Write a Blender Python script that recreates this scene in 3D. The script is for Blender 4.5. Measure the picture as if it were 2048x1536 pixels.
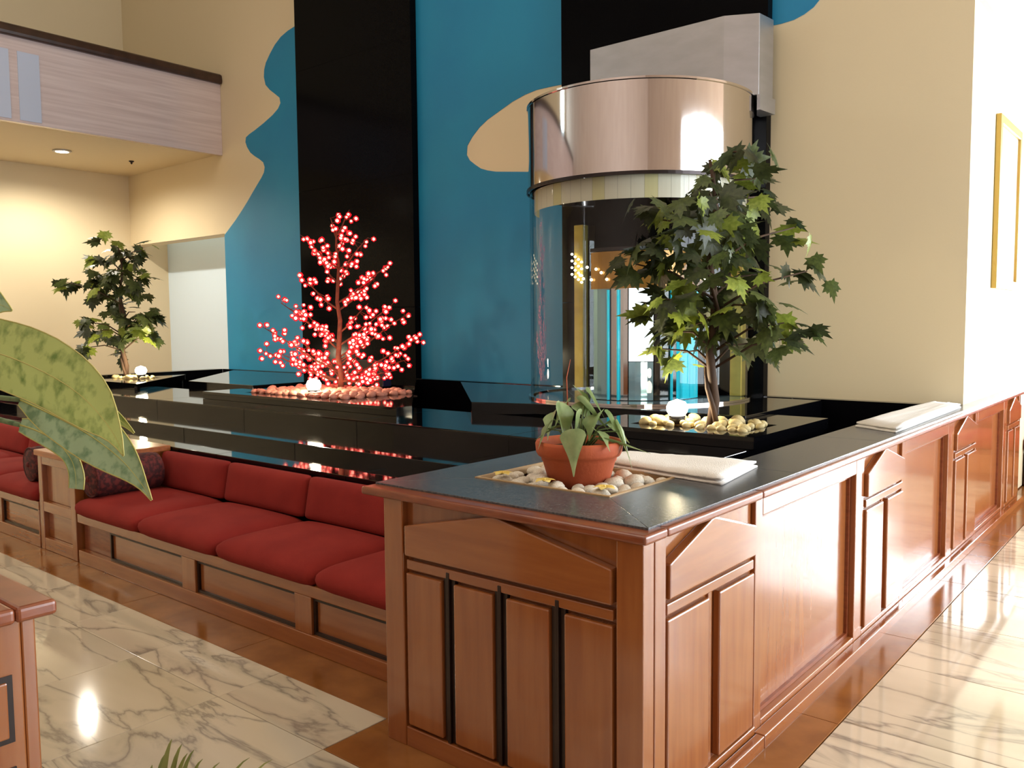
import bpy, bmesh, math, random
from mathutils import Vector, Matrix

# ------------------------------------------------------------------ camera, world, main lights, exposure
SC = bpy.context.scene
COL = SC.collection
for o in list(bpy.data.objects):
    bpy.data.objects.remove(o)

cd = bpy.data.cameras.new('camera')
cam = bpy.data.objects.new('camera', cd)
COL.objects.link(cam)
cd.sensor_width = 36.0
cd.lens = 1696.0 / 2048.0 * 36.0
cd.clip_start = 0.05
RX = (0.7701291060814247, 0.039414739315736934, -0.6366691749181032)
RY = (0.6378294282972283, -0.061112116976668435, 0.7677492621661457)
RZ = (-0.00864756406490609, -0.997352388819169, -0.0722041006622259)
cam.matrix_world = Matrix(((RX[0], -RX[1], -RX[2], 0.0), (RY[0], -RY[1], -RY[2], 0.0),
                           (RZ[0], -RZ[1], -RZ[2], 1.55), (0, 0, 0, 1)))
SC.camera = cam

W = bpy.data.worlds.new('world')
SC.world = W
W.use_nodes = True
W.node_tree.nodes['Background'].inputs[0].default_value = (0.80, 0.90, 1.0, 1)
W.node_tree.nodes['Background'].inputs[1].default_value = 2.0

SC.view_settings.view_transform = 'Standard'
SC.view_settings.look = 'None'
SC.view_settings.exposure = 0.0
SC.view_settings.gamma = 1.0
SC.view_settings.use_curve_mapping = False
SC.cycles.use_denoising = True
SC.cycles.max_bounces = 8
SC.cycles.diffuse_bounces = 3
SC.cycles.glossy_bounces = 4
SC.cycles.transparent_max_bounces = 12
SC.cycles.caustics_reflective = False
SC.cycles.caustics_refractive = False
SC.cycles.sample_clamp_indirect = 6.0


def area(name, loc, direction, sx, sy, power, color):
    l = bpy.data.lights.new(name, 'AREA')
    l.shape = 'RECTANGLE'; l.size = sx; l.size_y = sy; l.energy = power; l.color = color
    o = bpy.data.objects.new(name, l)
    COL.objects.link(o)
    o.location = loc
    o.rotation_euler = Vector(direction).to_track_quat('-Z', 'Y').to_euler()
    return o


# daylight just outside the glazing of the hall's far end and its right side
area('daylight_far_end', (1.6, 15.4, 1.9), (0, -1, -0.05), 5.4, 3.4, 1900, (0.90, 0.95, 1.0))
area('daylight_right', (4.9, 8.2, 2.45), (-1, 0, -0.08), 10.4, 4.5, 1350, (0.90, 0.95, 1.0))
area('added_daylight_left', (-13.5, -2.8, 5.95), (1, 0, -0.1), 1.3, 2.1, 160, (0.75, 0.95, 1.0))  # unseen window's light, added for the drum's reflection and bluish fill
# warm ambient fill added below the ceiling, not an actual lamp
area('ambient_fill', (-4.0, -0.5, 9.4), (0, 0, -1), 9.0, 5.0, 260, (1.0, 0.88, 0.74))

R = random.Random(7)
PI = math.pi


# ------------------------------------------------------------------ materials
def srgb(r, g, b):
    f = lambda c: c / 12.92 if c <= 0.04045 else ((c + 0.055) / 1.055) ** 2.4
    return (f(r / 255), f(g / 255), f(b / 255), 1)


def mat(name, col, rough=0.5, metal=0.0, coat=0.0, col2=None, scale=8.0, stretch=(1, 1, 1), bump=0.0,
        bump_scale=None, trans=0.0, spec=0.5, emit=None, estr=0.0, detail=4.0, contrast=(0.35, 0.65), per_object=0.0):
    m = bpy.data.materials.new(name)
    m.use_nodes = True
    nt = m.node_tree
    p = nt.nodes['Principled BSDF']
    p.inputs['Base Color'].default_value = col
    p.inputs['Roughness'].default_value = rough
    p.inputs['Metallic'].default_value = metal
    p.inputs['Coat Weight'].default_value = coat
    p.inputs['Coat Roughness'].default_value = 0.10
    p.inputs['Coat IOR'].default_value = 1.65
    p.inputs['Specular IOR Level'].default_value = spec
    p.inputs['Transmission Weight'].default_value = trans
    if emit:
        p.inputs['Emission Color'].default_value = emit
        p.inputs['Emission Strength'].default_value = estr
    if col2 is not None or bump > 0:
        tc = nt.nodes.new('ShaderNodeTexCoord')
        mp = nt.nodes.new('ShaderNodeMapping')
        mp.inputs['Scale'].default_value = stretch
        if per_object:
            oi = nt.nodes.new('ShaderNodeObjectInfo')
            mul = nt.nodes.new('ShaderNodeMath'); mul.operation = 'MULTIPLY'; mul.inputs[1].default_value = per_object
            nt.links.new(oi.outputs['Random'], mul.inputs[0])
            nt.links.new(mul.outputs[0], mp.inputs['Location'])
        nt.links.new(tc.outputs['Object'], mp.inputs['Vector'])
        no = nt.nodes.new('ShaderNodeTexNoise')
        no.inputs['Scale'].default_value = scale
        no.inputs['Detail'].default_value = detail
        nt.links.new(mp.outputs[0], no.inputs['Vector'])
        if col2 is not None:
            cr = nt.nodes.new('ShaderNodeValToRGB')
            cr.color_ramp.elements[0].position = contrast[0]; cr.color_ramp.elements[0].color = col
            cr.color_ramp.elements[1].position = contrast[1]; cr.color_ramp.elements[1].color = col2
            nt.links.new(no.outputs['Fac'], cr.inputs['Fac'])
            nt.links.new(cr.outputs['Color'], p.inputs['Base Color'])
        if bump > 0:
            n2 = no
            if bump_scale:
                n2 = nt.nodes.new('ShaderNodeTexNoise')
                n2.inputs['Scale'].default_value = bump_scale
                nt.links.new(mp.outputs[0], n2.inputs['Vector'])
            b = nt.nodes.new('ShaderNodeBump')
            b.inputs['Strength'].default_value = bump
            b.inputs['Distance'].default_value = 0.01
            nt.links.new(n2.outputs['Fac'], b.inputs['Height'])
            nt.links.new(b.outputs[0], p.inputs['Normal'])
    return m


def glass_mat(name, tint, ior, rough=0.0):
    m = bpy.data.materials.new(name); m.use_nodes = True
    nt = m.node_tree; nt.nodes.clear()
    out = nt.nodes.new('ShaderNodeOutputMaterial')
    mx = nt.nodes.new('ShaderNodeMixShader')
    tr = nt.nodes.new('ShaderNodeBsdfTransparent'); tr.inputs[0].default_value = tint
    gl = nt.nodes.new('ShaderNodeBsdfGlossy'); gl.inputs['Roughness'].default_value = rough
    fr = nt.nodes.new('ShaderNodeFresnel')
    ge = nt.nodes.new('ShaderNodeNewGeometry')        # thin sheet: the same reflection from either face
    mi = nt.nodes.new('ShaderNodeMix'); mi.inputs[2].default_value = ior; mi.inputs[3].default_value = 1.0 / ior
    nt.links.new(ge.outputs['Backfacing'], mi.inputs[0]); nt.links.new(mi.outputs[0], fr.inputs['IOR'])
    nt.links.new(fr.outputs[0], mx.inputs[0]); nt.links.new(tr.outputs[0], mx.inputs[1])
    nt.links.new(gl.outputs[0], mx.inputs[2]); nt.links.new(mx.outputs[0], out.inputs[0])
    return m


def emit_mat(name, col, s):
    m = bpy.data.materials.new(name); m.use_nodes = True
    nt = m.node_tree; nt.nodes.clear()
    out = nt.nodes.new('ShaderNodeOutputMaterial')
    e = nt.nodes.new('ShaderNodeEmission'); e.inputs[0].default_value = col; e.inputs[1].default_value = s
    nt.links.new(e.outputs[0], out.inputs[0])
    return m


def leaf_mat(name, col, col2, scale=30, trans=0.35, contrast=(0.35, 0.65), rough=0.4):
    m = mat(name, col, rough, col2=col2, scale=scale, contrast=contrast, per_object=30.0)
    nt = m.node_tree
    p = nt.nodes['Principled BSDF']
    out = [n for n in nt.nodes if n.type == 'OUTPUT_MATERIAL'][0]
    t = nt.nodes.new('ShaderNodeBsdfTranslucent')
    mx = nt.nodes.new('ShaderNodeMixShader'); mx.inputs[0].default_value = trans
    src = [n for n in nt.nodes if n.type == 'VALTORGB'][0]
    nt.links.new(src.outputs[0], t.inputs[0])
    nt.links.new(p.outputs[0], mx.inputs[1]); nt.links.new(t.outputs[0], mx.inputs[2])
    nt.links.new(mx.outputs[0], out.inputs[0])
    return m


def marble_mat(name):
    m = bpy.data.materials.new(name); m.use_nodes = True
    nt = m.node_tree; p = nt.nodes['Principled BSDF']
    p.inputs['Roughness'].default_value = 0.07
    tc = nt.nodes.new('ShaderNodeTexCoord')
    mp = nt.nodes.new('ShaderNodeMapping')
    oi = nt.nodes.new('ShaderNodeObjectInfo')
    mu = nt.nodes.new('ShaderNodeMath'); mu.operation = 'MULTIPLY'; mu.inputs[1].default_value = 37.0
    nt.links.new(oi.outputs['Random'], mu.inputs[0]); nt.links.new(mu.outputs[0], mp.inputs['Location'])
    mp.inputs['Rotation'].default_value = (0, 0, 0.55)
    mp.inputs['Scale'].default_value = (0.8, 3.2, 1.0)
    nt.links.new(tc.outputs['Object'], mp.inputs['Vector'])
    n1 = nt.nodes.new('ShaderNodeTexNoise'); n1.inputs['Scale'].default_value = 1.5; n1.inputs['Detail'].default_value = 6
    n1.inputs['Distortion'].default_value = 0.55
    nt.links.new(mp.outputs[0], n1.inputs['Vector'])
    a = nt.nodes.new('ShaderNodeMath'); a.operation = 'SUBTRACT'; a.inputs[1].default_value = 0.5
    b = nt.nodes.new('ShaderNodeMath'); b.operation = 'ABSOLUTE'
    nt.links.new(n1.outputs['Fac'], a.inputs[0]); nt.links.new(a.outputs[0], b.inputs[0])
    cr = nt.nodes.new('ShaderNodeValToRGB')
    e = cr.color_ramp.elements
    e[0].position = 0.0; e[0].color = srgb(158, 148, 134)
    e[1].position = 0.05; e[1].color = srgb(214, 201, 178)
    x = e.new(0.018); x.color = srgb(199, 187, 166)
    nt.links.new(b.outputs[0], cr.inputs['Fac'])
    n2 = nt.nodes.new('ShaderNodeTexNoise'); n2.inputs['Scale'].default_value = 0.9; n2.inputs['Detail'].default_value = 3
    nt.links.new(mp.outputs[0], n2.inputs['Vector'])
    cr2 = nt.nodes.new('ShaderNodeValToRGB')
    cr2.color_ramp.elements[0].position = 0.35; cr2.color_ramp.elements[0].color = (0.80, 0.79, 0.77, 1)
    cr2.color_ramp.elements[1].position = 0.6; cr2.color_ramp.elements[1].color = (1, 1, 1, 1)
    nt.links.new(n2.outputs['Fac'], cr2.inputs['Fac'])
    mx = nt.nodes.new('ShaderNodeMixRGB'); mx.blend_type = 'MULTIPLY'; mx.inputs[0].default_value = 1.0
    nt.links.new(cr.outputs[0], mx.inputs[1]); nt.links.new(cr2.outputs[0], mx.inputs[2])
    nt.links.new(mx.outputs[0], p.inputs['Base Color'])
    return m


M = {}
M['wood'] = mat('polished_wood', srgb(156, 94, 48), 0.22, coat=0.8, col2=srgb(142, 80, 40), scale=3, stretch=(9, 9, .8), per_object=20)
M['wood_h'] = mat('polished_wood_horizontal', srgb(156, 94, 48), 0.22, coat=0.8, col2=srgb(142, 80, 40), scale=3, stretch=(.8, .8, 9), per_object=20)
M['wood_dark'] = mat('dark_groove_wood', srgb(40, 22, 14), 0.35, col2=srgb(28, 15, 10), scale=6, stretch=(12, 12, 1))  # dark brown wood of the grooves and panel beads
M['wood_trim'] = mat('wood_trim', srgb(140, 76, 46), 0.3, coat=0.3, col2=srgb(120, 60, 36), scale=6, stretch=(2, 2, 10))
M['wood_light'] = mat('honey_wood', srgb(176, 100, 46), 0.3, coat=0.2, col2=srgb(150, 80, 36), scale=4, stretch=(1.5, 10, 10))
M['stone_border'] = mat('brown_stone', srgb(150, 98, 50), 0.16, col2=srgb(128, 80, 40), scale=5)
M['marble'] = marble_mat('white_marble')
M['granite'] = mat('black_granite', srgb(6, 6, 8), 0.05, col2=srgb(11, 11, 14), scale=160, detail=2, spec=0.45)
M['granite_pil'] = mat('black_granite_pilaster', srgb(7, 7, 9), 0.16, col2=srgb(11, 11, 14), scale=160, detail=2, spec=0.05)
M['edging'] = mat('tan_edging', srgb(190, 158, 116), 0.4)
M['window_image'] = mat('window_image_pane', srgb(196, 206, 228), 0.2)  # pale blue stands in for a bright window showing in the parapet
M['granite_top'] = mat('grey_granite', srgb(66, 68, 74), 0.26, col2=srgb(98, 97, 98), scale=110, detail=3)
M['cream'] = mat('cream_paint', srgb(226, 210, 176), 0.6, bump=0.04, bump_scale=90)
M['ceiling'] = mat('ceiling_paint', srgb(222, 208, 186), 0.7, bump=0.03, bump_scale=90)
M['paleblue'] = mat('daylight_blue_wall', srgb(218, 238, 255), 0.55, bump=0.03, bump_scale=90)  # recess wall: bluish daylight is put into its colour
M['teal'] = mat('teal_paint', srgb(16, 130, 180), 0.55, col2=srgb(22, 138, 184), scale=1.2, bump=0.05, bump_scale=60)
M['lobbywall'] = mat('lobby_wall_paint', srgb(206, 190, 180), 0.6, col2=srgb(198, 180, 170), scale=2)
M['parapet'] = mat('parapet_panel', srgb(222, 206, 204), 0.1, col2=srgb(206, 188, 186), scale=3, stretch=(1, 0.3, 9))
M['rail'] = mat('dark_brown_rail', srgb(66, 42, 30), 0.35, col2=srgb(52, 32, 22), scale=8)
M['red'] = mat('red_upholstery', srgb(146, 46, 40), 0.9, col2=srgb(134, 39, 35), scale=4, bump=0.25, bump_scale=420, spec=0.2)
M['maroon'] = mat('maroon_patterned_fabric', srgb(58, 16, 20), 0.8, col2=srgb(104, 36, 34), scale=34, contrast=(0.45, 0.6), bump=0.3, bump_scale=300)
M['steel'] = mat('polished_steel', srgb(215, 208, 206), 0.07, metal=1.0, bump=0.03, bump_scale=3)
M['steel_brushed'] = mat('brushed_steel', srgb(184, 184, 188), 0.42, metal=1.0, col2=srgb(176, 176, 179), scale=4, stretch=(1, 1, 3))
M['steel_dark'] = mat('dark_steel_edge', srgb(60, 55, 55), 0.3, metal=1.0)
M['brass'] = mat('brass', srgb(196, 172, 80), 0.4, metal=0.5, col2=srgb(180, 156, 70), scale=8)
M['glass'] = glass_mat('clear_glass', (0.93, 0.97, 0.98, 1), 1.45)
M['berry'] = glass_mat('berry_shell_film', (1.0, 0.42, 0.40, 1), 1.45)
M['window_glass'] = glass_mat('window_glass', (0.97, 0.98, 0.98, 1), 1.3)
M['window_reflection'] = emit_mat('window_reflection_panel', (0.95, 1.0, 1.0, 1), 2.2)  # glow stands in for the bright window reflected in the glass
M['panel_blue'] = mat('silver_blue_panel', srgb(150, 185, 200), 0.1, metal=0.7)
M['teal_reflection'] = mat('teal_reflection_panel', srgb(40, 170, 190), 0.08, emit=srgb(30, 180, 200), estr=0.5)  # teal glow stands in for curtained window reflections
M['added_panel_dark'] = mat('added_smoked_mirror', srgb(70, 68, 66), 0.05, metal=0.9)
M['amber_reflection'] = mat('amber_reflection_glow', srgb(140, 100, 50), 0.15, metal=0.5, emit=srgb(190, 130, 50), estr=0.12)  # faint amber glow stands in for gold reflections in the glass
M['valance'] = mat('cream_valance', srgb(204, 194, 172), 0.35)
M['valance2'] = mat('yellow_valance', srgb(196, 184, 136), 0.35)
M['terracotta'] = mat('terracotta', srgb(190, 92, 50), 0.7, col2=srgb(174, 78, 42), scale=6, bump=0.1, bump_scale=80)
M['soil'] = mat('soil', srgb(46, 32, 24), 0.95, col2=srgb(70, 52, 40), scale=60, bump=0.8)
M['pebble'] = mat('pale_pebble', srgb(232, 224, 208), 0.55, col2=srgb(204, 192, 172), scale=9, per_object=40)
M['pinkstone'] = mat('pink_stone', srgb(222, 150, 130), 0.7, col2=srgb(196, 122, 104), scale=8, per_object=40)
M['goldstone'] = mat('cream_stone', srgb(220, 202, 150), 0.6, col2=srgb(190, 168, 110), scale=9, per_object=40)
M['towel'] = mat('white_towel', srgb(236, 232, 226), 0.9, bump=0.4, bump_scale=220)
M['petal'] = mat('yellow_petal', srgb(226, 190, 80), 0.6, col2=srgb(236, 214, 130), scale=20)
M['bark'] = mat('brown_bark', srgb(58, 40, 28), 0.8, col2=srgb(86, 62, 42), scale=14, stretch=(1, 1, 0.3), bump=0.5)
M['leafgreen'] = leaf_mat('maple_leaf_green', srgb(68, 80, 44), srgb(92, 104, 56), 9)
M['leafdark'] = leaf_mat('maple_leaf_dark', srgb(50, 57, 35), srgb(70, 78, 46), 9)
M['leaflime'] = leaf_mat('maple_leaf_lime', srgb(122, 138, 50), srgb(150, 162, 70), 9)
M['leafpot'] = leaf_mat('arrow_leaf', srgb(124, 146, 94), srgb(162, 178, 124), 16)
M['aglao'] = leaf_mat('mottled_leaf', srgb(158, 164, 92), srgb(92, 112, 46), 42, contrast=(0.48, 0.70))
M['aglao2'] = leaf_mat('mottled_leaf_grey', srgb(140, 156, 118), srgb(98, 122, 86), 60, contrast=(0.48, 0.66))
M['aglaomid'] = mat('leaf_margin', srgb(190, 182, 104), 0.5)
M['palm'] = leaf_mat('palm_leaflet', srgb(96, 104, 48), srgb(140, 140, 76), 10)
M['berry_body'] = mat('red_berry_shell', srgb(150, 20, 34), 0.25, emit=srgb(210, 30, 50), estr=0.5)
_nt = M['berry'].node_tree                       # translucent red shell: part film, part glowing red body
_o = [n for n in _nt.nodes if n.type == 'OUTPUT_MATERIAL'][0]; _f = _o.inputs[0].links[0].from_node
_d = _nt.nodes.new('ShaderNodeBsdfDiffuse'); _d.inputs[0].default_value = srgb(190, 26, 44)
_e = _nt.nodes.new('ShaderNodeEmission'); _e.inputs[0].default_value = srgb(226, 26, 50); _e.inputs[1].default_value = .6
_a = _nt.nodes.new('ShaderNodeAddShader'); _nt.links.new(_d.outputs[0], _a.inputs[0]); _nt.links.new(_e.outputs[0], _a.inputs[1])
_m = _nt.nodes.new('ShaderNodeMixShader'); _m.inputs[0].default_value = .5
_nt.links.new(_f.outputs[0], _m.inputs[1]); _nt.links.new(_a.outputs[0], _m.inputs[2]); _nt.links.new(_m.outputs[0], _o.inputs[0])
M['bulb'] = emit_mat('berry_bulb', (1.0, 0.80, 0.58, 1), 10.0)
M['warm_lamp'] = emit_mat('warm_lamp', (1.0, 0.88, 0.66, 1), 40.0)
M['glint'] = emit_mat('lamp_glint', (1.0, 0.86, 0.55, 1), 7.0)  # glowing dots stand in for reflected berries and lamps
M['black_plastic'] = mat('black_plastic', srgb(16, 16, 18), 0.4)
M['navy'] = mat('navy_panel', srgb(28, 34, 74), 0.4)
M['gold_frame'] = mat('gold_frame', srgb(176, 148, 78), 0.35, metal=0.5)
M['canvas'] = mat('picture_canvas', srgb(226, 214, 190), 0.5, col2=srgb(206, 150, 120), scale=1.6, contrast=(0.45, 0.75))
M['branch'] = mat('berry_branch', srgb(96, 40, 28), 0.8, col2=srgb(130, 60, 36), scale=20)


# ------------------------------------------------------------------ geometry helpers
class MB:
    def __init__(self):
        self.v = []; self.f = []; self.m = []; self.mi = 0

    def add(self, vs, fs):
        k = len(self.v)
        self.v += [tuple(p) for p in vs]
        self.f += [tuple(i + k for i in f) for f in fs]
        self.m += [self.mi] * len(fs)

    def box(self, x0, x1, y0, y1, z0, z1):
        self.add([(x0, y0, z0), (x1, y0, z0), (x1, y1, z0), (x0, y1, z0), (x0, y0, z1), (x1, y0, z1), (x1, y1, z1), (x0, y1, z1)],
                 [(3, 2, 1, 0), (4, 5, 6, 7), (0, 1, 5, 4), (1, 2, 6, 5), (2, 3, 7, 6), (3, 0, 4, 7)])
        return self

    def prism(self, poly, a, b, to=lambda u, w, n: (u, w, n)):
        """poly of (u,w), extruded from n=a to n=b, mapped into the world by `to`."""
        n = len(poly)
        vs = [to(u, w, a) for u, w in poly] + [to(u, w, b) for u, w in poly]
        fs = [tuple(range(n))[::-1], tuple(range(n, 2 * n))] + [(i, (i + 1) % n, n + (i + 1) % n, n + i) for i in range(n)]
        self.add(vs, fs)
        return self

    def tube(self, pts, rad, n=8, cap=True):
        pts = [Vector(p) for p in pts]
        if not isinstance(rad, (list, tuple)): rad = [rad] * len(pts)
        vs = []
        up = Vector((0.13, 0.21, 0.97))
        for i, p in enumerate(pts):
            d = (pts[min(i + 1, len(pts) - 1)] - pts[max(i - 1, 0)]).normalized()
            a = d.cross(up)
            if a.length < 1e-3: a = d.cross(Vector((1, 0, 0)))
            a.normalize(); b = d.cross(a)
            for k in range(n):
                t = 2 * PI * k / n
                vs.append(p + (a * math.cos(t) + b * math.sin(t)) * rad[i])
        fs = []
        for i in range(len(pts) - 1):
            for k in range(n):
                fs.append((i * n + k, i * n + (k + 1) % n, (i + 1) * n + (k + 1) % n, (i + 1) * n + k))
        if cap:
            fs.append(tuple(range(n))[::-1]); fs.append(tuple((len(pts) - 1) * n + k for k in range(n)))
        self.add(vs, fs)
        return self

    def lathe(self, prof, c=(0, 0, 0), n=32, a0=0.0, a1=2 * PI, axis='Z'):
        full = abs(a1 - a0 - 2 * PI) < 1e-6
        m = n if full else n + 1
        vs = []
        for r, z in prof:
            for k in range(m):
                t = a0 + (a1 - a0) * k / n
                p = (r * math.cos(t), r * math.sin(t), z)
                if axis == 'Y': p = (p[0], z, p[1])
                vs.append((c[0] + p[0], c[1] + p[1], c[2] + p[2]))
        fs = []
        for i in range(len(prof) - 1):
            for k in range(n):
                k2 = (k + 1) % m
                fs.append((i * m + k, i * m + k2, (i + 1) * m + k2, (i + 1) * m + k))
        self.add(vs, fs)
        return self

    def build(self, name, material, parent=None, smooth=False, bevel=0.0, seg=2, kind=None, sub=0):
        org = ORG.get(parent.name, Vector((0, 0, 0))) if parent else Vector((0, 0, 0))
        me = bpy.data.meshes.new(name)
        me.from_pydata([Vector(p) - org for p in self.v], [], self.f)
        mats = material if isinstance(material, (list, tuple)) else [material]
        for mm in mats: me.materials.append(mm)
        if len(mats) > 1: me.polygons.foreach_set('material_index', self.m)
        bm = bmesh.new(); bm.from_mesh(me)
        bmesh.ops.recalc_face_normals(bm, faces=bm.faces)
        bm.to_mesh(me); bm.free()
        if smooth: me.polygons.foreach_set('use_smooth', [True] * len(me.polygons))
        o = bpy.data.objects.new(name, me)
        COL.objects.link(o)
        if parent:
            o.parent = parent
            ORG[o.name] = org
        if bevel > 0:
            b = o.modifiers.new('bevel', 'BEVEL'); b.width = bevel; b.segments = seg; b.limit_method = 'ANGLE'; b.angle_limit = 0.6
        if sub:
            s = o.modifiers.new('sub', 'SUBSURF'); s.levels = sub; s.render_levels = sub
        if kind: o['kind'] = kind
        return o


ORG = {}


def thing(name, label, cat, loc, group=None):
    o = bpy.data.objects.new(name, None)
    o.empty_display_size = 0.1
    COL.objects.link(o)
    o.location = loc
    ORG[o.name] = Vector(loc)
    o['label'] = label; o['category'] = cat
    if group: o['group'] = group
    return o


def tag(o, label, cat, group=None):
    o['label'] = label; o['category'] = cat
    if group: o['group'] = group
    return o


def struct(o):
    o['kind'] = 'structure'
    return o


def box(name, m, b, parent=None, bevel=0.0, **k):
    return MB().box(*b).build(name, m, parent, bevel=bevel, **k)


# ------------------------------------------------------------------ the setting
YB = 6.53          # back wall
XW = -1.335        # side of the wall that faces the bright hall
XA = -10.5         # left end of the alcove
floor = struct(box('floor', M['stone_border'], (-13.3, 5.0, -4.0, 15.3, -0.12, -0.012)))
# marble tiles, one by one where the photograph shows them
T = 0.70
tile_protos = {}


def tile(x0, x1, y0, y1):
    w, h = round(x1 - x0, 3), round(y1 - y0, 3)
    g = 0.0015
    if (w, h) not in tile_protos:
        me = bpy.data.meshes.new('tile')
        vs = [(-w / 2 + g, -h / 2 + g, -0.012), (w / 2 - g, -h / 2 + g, -0.012), (w / 2 - g, h / 2 - g, -0.012), (-w / 2 + g, h / 2 - g, -0.012)]
        b = 0.002
        vs += [(x, y, -b) for x, y, _ in vs] + [(-w / 2 + g + b, -h / 2 + g + b, 0), (w / 2 - g - b, -h / 2 + g + b, 0), (w / 2 - g - b, h / 2 - g - b, 0), (-w / 2 + g + b, h / 2 - g - b, 0)]
        fs = [(8, 9, 10, 11)]
        for a in (0, 4):
            for i in range(4):
                j = (i + 1) % 4
                fs.append((a + i, a + j, a + 4 + j, a + 4 + i))
        me.from_pydata(vs, [], fs); me.materials.append(M['marble'])
        tile_protos[(w, h)] = me
    o = bpy.data.objects.new('tile', tile_protos[(w, h)])
    COL.objects.link(o)
    o.parent = floor
    o.location = ((x0 + x1) / 2, (y0 + y1) / 2, 0)


xs = [-1.055 - T * k for k in range(0, 13)]
for k in range(len(xs) - 1):
    tile(xs[k + 1], xs[k], 1.86, 2.17) if xs[k] < -2.4 else None
    for j in range(6):
        if k < 11: tile(xs[k + 1], xs[k], 1.86 - T * (j + 1), 1.86 - T * j)
for k in range(8):
    for j in range(14):
        y0 = 1.86 + T * (j - 2)
        x0 = -1.055 + T * k
        if j >= 2 or k < 3:
            if y0 < 5.5 and k > 4: continue
            tile(x0, x0 + T, y0, y0 + T)
MB().box(-1.055, 4.6, 1.86 + 12 * T, 15.2, -0.012, 0).box(-1.055 + 5 * T, 4.6, 1.86, 1.86 + 6 * T, -0.012, 0)\
    .box(-1.055 + 3 * T, 4.6, -3.9, 1.86 , -0.012, 0).box(-9.5, -1.055 + 3 * T, -3.9, 1.86 - 6 * T, -0.012, 0)\
    .box(-13.2, -8.755, -3.9, 2.17, -0.012, 0).build('marble_field', M['marble'], floor)
# brown stone border around the woodwork, slab by slab
bord = struct(bpy.data.objects.new('trim_1', None)); COL.objects.link(bord); ORG['trim_1'] = Vector((0, 0, 0))
for a, b in [(-2.45 - 1.1 * (k + 1), -2.45 - 1.1 * k) for k in range(6)]:
    box('border_slab', M['stone_border'], (a + .001, b - .001, 2.17, 2.40, -0.012, 0.0), bord, bevel=.002)
box('border_slab', M['stone_border'], (-2.45, -1.76, 1.86, 2.12, -0.012, 0.001), bord, bevel=.002)
box('border_slab', M['stone_border'], (-2.45, -2.34, 2.12, 2.40, -0.012, 0.001), bord, bevel=.002)
box('border_slab', M['stone_border'], (-1.758, -1.057, 1.86, 2.12, -0.012, 0.001), bord, bevel=.002)
for k in range(6):
    box('border_slab', M['stone_border'], (-1.26, -1.057, 2.122 + 1.1 * k, 2.12 + 1.1 * (k + 1), -0.012, 0.001), bord, bevel=.002)

wall_back = struct(MB().box(-10.5, XW, YB, YB + .25, 0, 9.6).box(-13.15, -10.5, YB, YB + .25, 2.80, 9.6).box(-10.52, -10.42, YB + .25, YB + .6, 0, 2.8).build('wall_back', M['cream']))
box('recess_wall', M['paleblue'], (-13.15, -10.45, YB + .60, YB + .70, 0, 2.95), wall_back)
struct(MB().box(-13.3, -13.15, -4.0, YB + .7, 0, 4.9).box(-13.3, -13.15, -4.0, YB + .7, 7.0, 9.6).box(-13.3, -13.15, -4.0, -3.4, 4.9, 7.0).box(-13.3, -13.15, -2.2, YB + .7, 4.9, 7.0).build('wall_left', M['cream']))
struct(box('wall_hall', M['cream'], (XW - .25, XW, YB + .25, 15.2, 0, 9.6)))
struct(box('wall_front', M['lobbywall'], (-13.15, 4.6, -4.15, -4.0, 0, 9.6)))
struct(box('ceiling', M['ceiling'], (-13.3, 5.0, -4.15, 15.4, 9.6, 9.75)))
# right wall with glazed openings
wr = MB()
wr.box(4.6, 4.75, -4.0, 3.0, 0, 9.6).box(4.6, 4.75, 13.4, 15.3, 0, 9.6).box(4.6, 4.75, 3.0, 13.4, 0, 0.15).box(4.6, 4.75, 3.0, 13.4, 4.7, 9.6)
struct(wr.build('wall_right', M['lobbywall']))
we = MB()
we.box(-1.335, -1.1, 15.2, 15.3, 0, 9.6).box(4.3, 4.6, 15.2, 15.3, 0, 9.6).box(-1.1, 4.3, 15.2, 15.3, 0, 0.15).box(-1.1, 4.3, 15.2, 15.3, 3.5, 9.6)
struct(we.build('wall_end', M['lobbywall']))
for i, (ax, s0, s1, c) in enumerate((('Y', 3.0, 13.4, 4.67), ('X', -1.1, 4.3, 15.25))):
    w = struct(bpy.data.objects.new('window_%d' % (i + 1), None)); COL.objects.link(w); ORG[w.name] = Vector((0, 0, 0))
    zt = 4.7 if ax == 'Y' else 3.5
    n = 8 if ax == 'Y' else 5
    for k in range(n + 1):
        p = s0 + (s1 - s0) * k / n
        b = (c - .04, c + .04, p - .04, p + .04, .15, zt) if ax == 'Y' else (p - .04, p + .04, c - .04, c + .04, .15, zt)
        box('mullion', M['steel_brushed'], b, w)
        if k < n:
            q = s0 + (s1 - s0) * (k + 1) / n
            b = (c - .004, c + .004, p + .04, q - .04, .15, zt) if ax == 'Y' else (p + .04, q - .04, c - .004, c + .004, .15, zt)
            box('pane', M['window_glass'], b, w)
            b = (c - .04, c + .04, p + .04, q - .04, 2.45, 2.53) if ax == 'Y' else (p + .04, q - .04, c - .04, c + .04, 2.45, 2.53)
            box('transom', M['steel_brushed'], b, w)
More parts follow.
